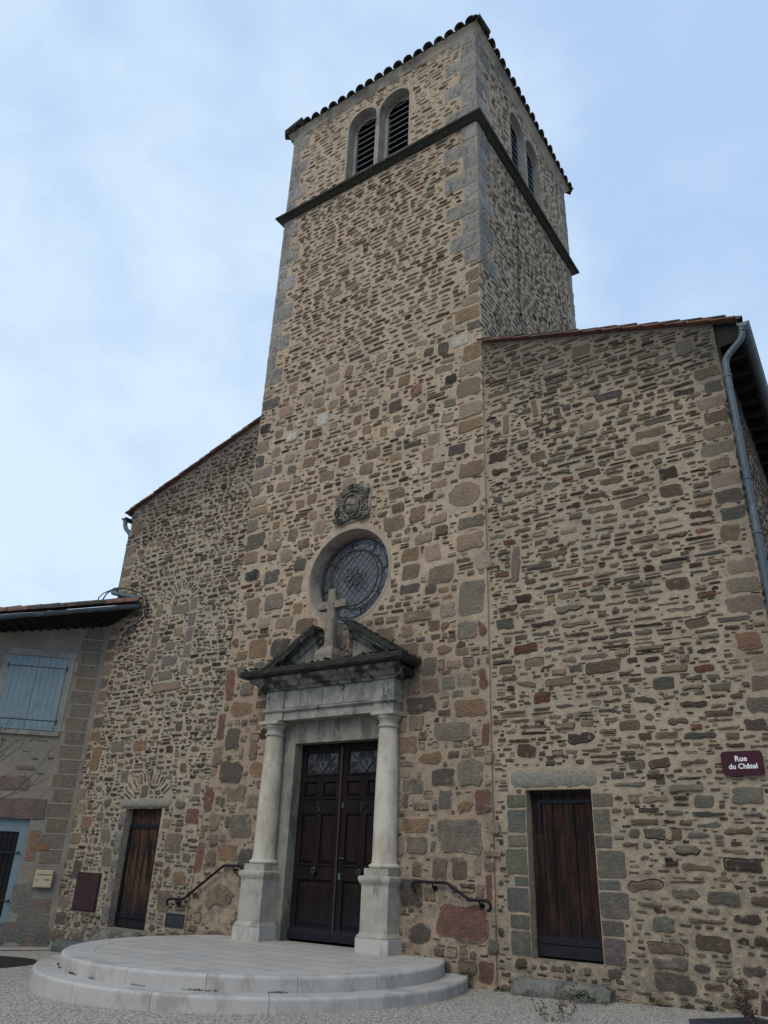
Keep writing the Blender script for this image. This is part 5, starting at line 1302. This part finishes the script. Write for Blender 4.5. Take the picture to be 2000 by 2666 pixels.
# letterbox
lb = thing('letterbox', 'cream metal letterbox on the house wall beside the blue door', 'letterbox', pH(.35,1.14,.05))
q = MB(); hbox(q,.185,.54,.985,1.31,.005,.10); q.build('box', M_CREAM, lb, .006)
q = MB(); hbox(q,.20,.525,1.0,1.195,.101,.108); hbox(q,.195,.53,1.215,1.30,.101,.106); q.build('flap', M_CREAM, lb, .003)
q = MB(); hbox(q,.21,.49,1.225,1.237,.107,.112); hbox(q,.24,.33,1.12,1.145,.109,.112); q.build('slot', basic('slot_shadow', (.16,.13,.08), None, 4, .5, 0), lb)
q = MB(); q.tube([pH(.485,1.13,.107),pH(.485,1.13,.115)], .014, 10); q.build('lock', M_ZINC, lb)
# roof, gutter, soffit
GR = Vector((-8.66,-.13,6.93)); GL = Vector((-10.66,-2.22,6.37)); gd = (GL-GR); GLL = GR+gd*2.1
rise = Vector((-nS.x,-nS.y,0))
q = MB(); b1, b2 = GR+Vector((0,0,.03)), GLL+Vector((0,0,.03))
back = rise*6.2+Vector((0,0,2.0))
c_ = GR-gd.normalized()*.0
b1w = b1+gd.normalized()*0.0
vs = [b1, b2, b2+back, b1+back]; 
# keep the slab outside the church wall: start it at the corner line
cl_ = [GR+Vector((-.05,.10,.05)), GLL+Vector((0,0,.05)), GLL+back, Vector((-9.75,6.3,8.9)), Vector((-9.75,.0,7.12))]
q.add([tuple(p) for p in cl_]+[tuple(p+Vector((0,0,-.07))) for p in cl_], [(0,1,2,3,4),(9,8,7,6,5)]+[(i,5+i,5+(i+1)%5,(i+1)%5) for i in range(5)])
hr = q.build('house_roof', M_TILE, house)
q = MB(); L_ = (GLL-GR).length; u_ = (GLL-GR).normalized(); k = 15
for row in range(2):
    for i in range(k):
        st = L_*(i-.15)/k+(.18 if row else 0)+R.uniform(-.03,.03); off = rise*(.08+.25*row)+Vector((0,0,.09+.10*row))
        if row == 1 and i > 13: continue
        p0 = GR+u_*max(st,.02)+off; p1 = p0+u_*(L_/k*1.12)
        half_tube(q, tuple(p0+Vector((0,0,R.uniform(.0,.02)))), tuple(p1+Vector((0,0,.012))), .125, .105, seg=8, mi=R.choice((0,0,0,1)))
q.build('roof_tiles', [M_TILE, M_TERRA], hr)
gutter(house, tuple(GR), tuple(GLL), .075, joints=7)
# soffit: dark boarded underside from the gutter back to the wall head
q = MB(); wl0, wl1 = Vector(pH(-.15, htop(-.15))), Vector(pH(6.5, htop(6.5)))
a0, a1 = GR+Vector((-.06,.06,-.02)), GLL+Vector((-.06,.04,-.02))
pts = []
for i in range(13):
    t = i/12; A = a0.lerp(a1, t); B = Vector(pH(.05+4.1*t, htop(.05+4.1*t)-.02, .006)); pts.append((A,B))
for (A,B),(A2,B2) in zip(pts[:-1],pts[1:]):
    q.add([A,A2,B2,B], [(0,1,2,3)])
for i in range(1,22):
    t = i/22; A = a0.lerp(a1,t)+Vector((0,0,-.015)); s_ = .05+4.1*t; B = Vector(pH(s_, htop(s_)-.03, .01)); q.tube([A,B], .035, 4)
q.add([a0,pts[0][1],Vector((-9.72,-.01,7.1)),GR+Vector((-.05,.10,.0))], [(0,1,2,3)])
q.build('soffit', M_SOFFIT, house)
# cables from the house eave
q = MB()
q.tube([(-8.45,-.03,6.62),(-8.50,-.06,6.75),(-8.47,-.08,7.0),(-8.55,-.1,7.15),(-8.8,-.1,7.28),(-9.3,-.12,7.45),(-9.7,-.14,7.52),(-9.95,-.15,7.42),(-10.0,-.2,7.25)], .016, 6)
q.tube([(-8.47,-.03,6.98),(-8.42,-.05,6.7),(-8.62,-.06,6.55),(-8.95,-.06,6.42),(-9.1,-.07,6.30),(-9.12,-.07,6.18),(-9.02,-.07,6.12),(-8.93,-.06,6.2),(-8.97,-.06,6.35),(-8.8,-.04,6.42),(-8.65,-.04,6.3)], .014, 6)
q.tube([(-9.75,-.14,7.5),(-10.05,-.16,7.45),(-10.2,-.18,7.35),(-10.15,-.2,7.22)], .014, 6)
tag(q.build('cable_bundle', M_CABLE), 'tangled black cables hanging on the wall at the house gutter end', 'cable')

# kerb strip along the house foot
q = MB(); q.add([(x,y,gz(x,y)+.012) for x,y in ((-9.72,-.01),(-8.9,-.01),(-9.2,-.62),(-12.6,-4.4),(-13.4,-3.9))], [(0,1,2,3,4)])
struct(q.build('kerb_strip', basic('kerb_concrete', (.33,.31,.275), (.27,.255,.225), 4, .9, .4, 40)))
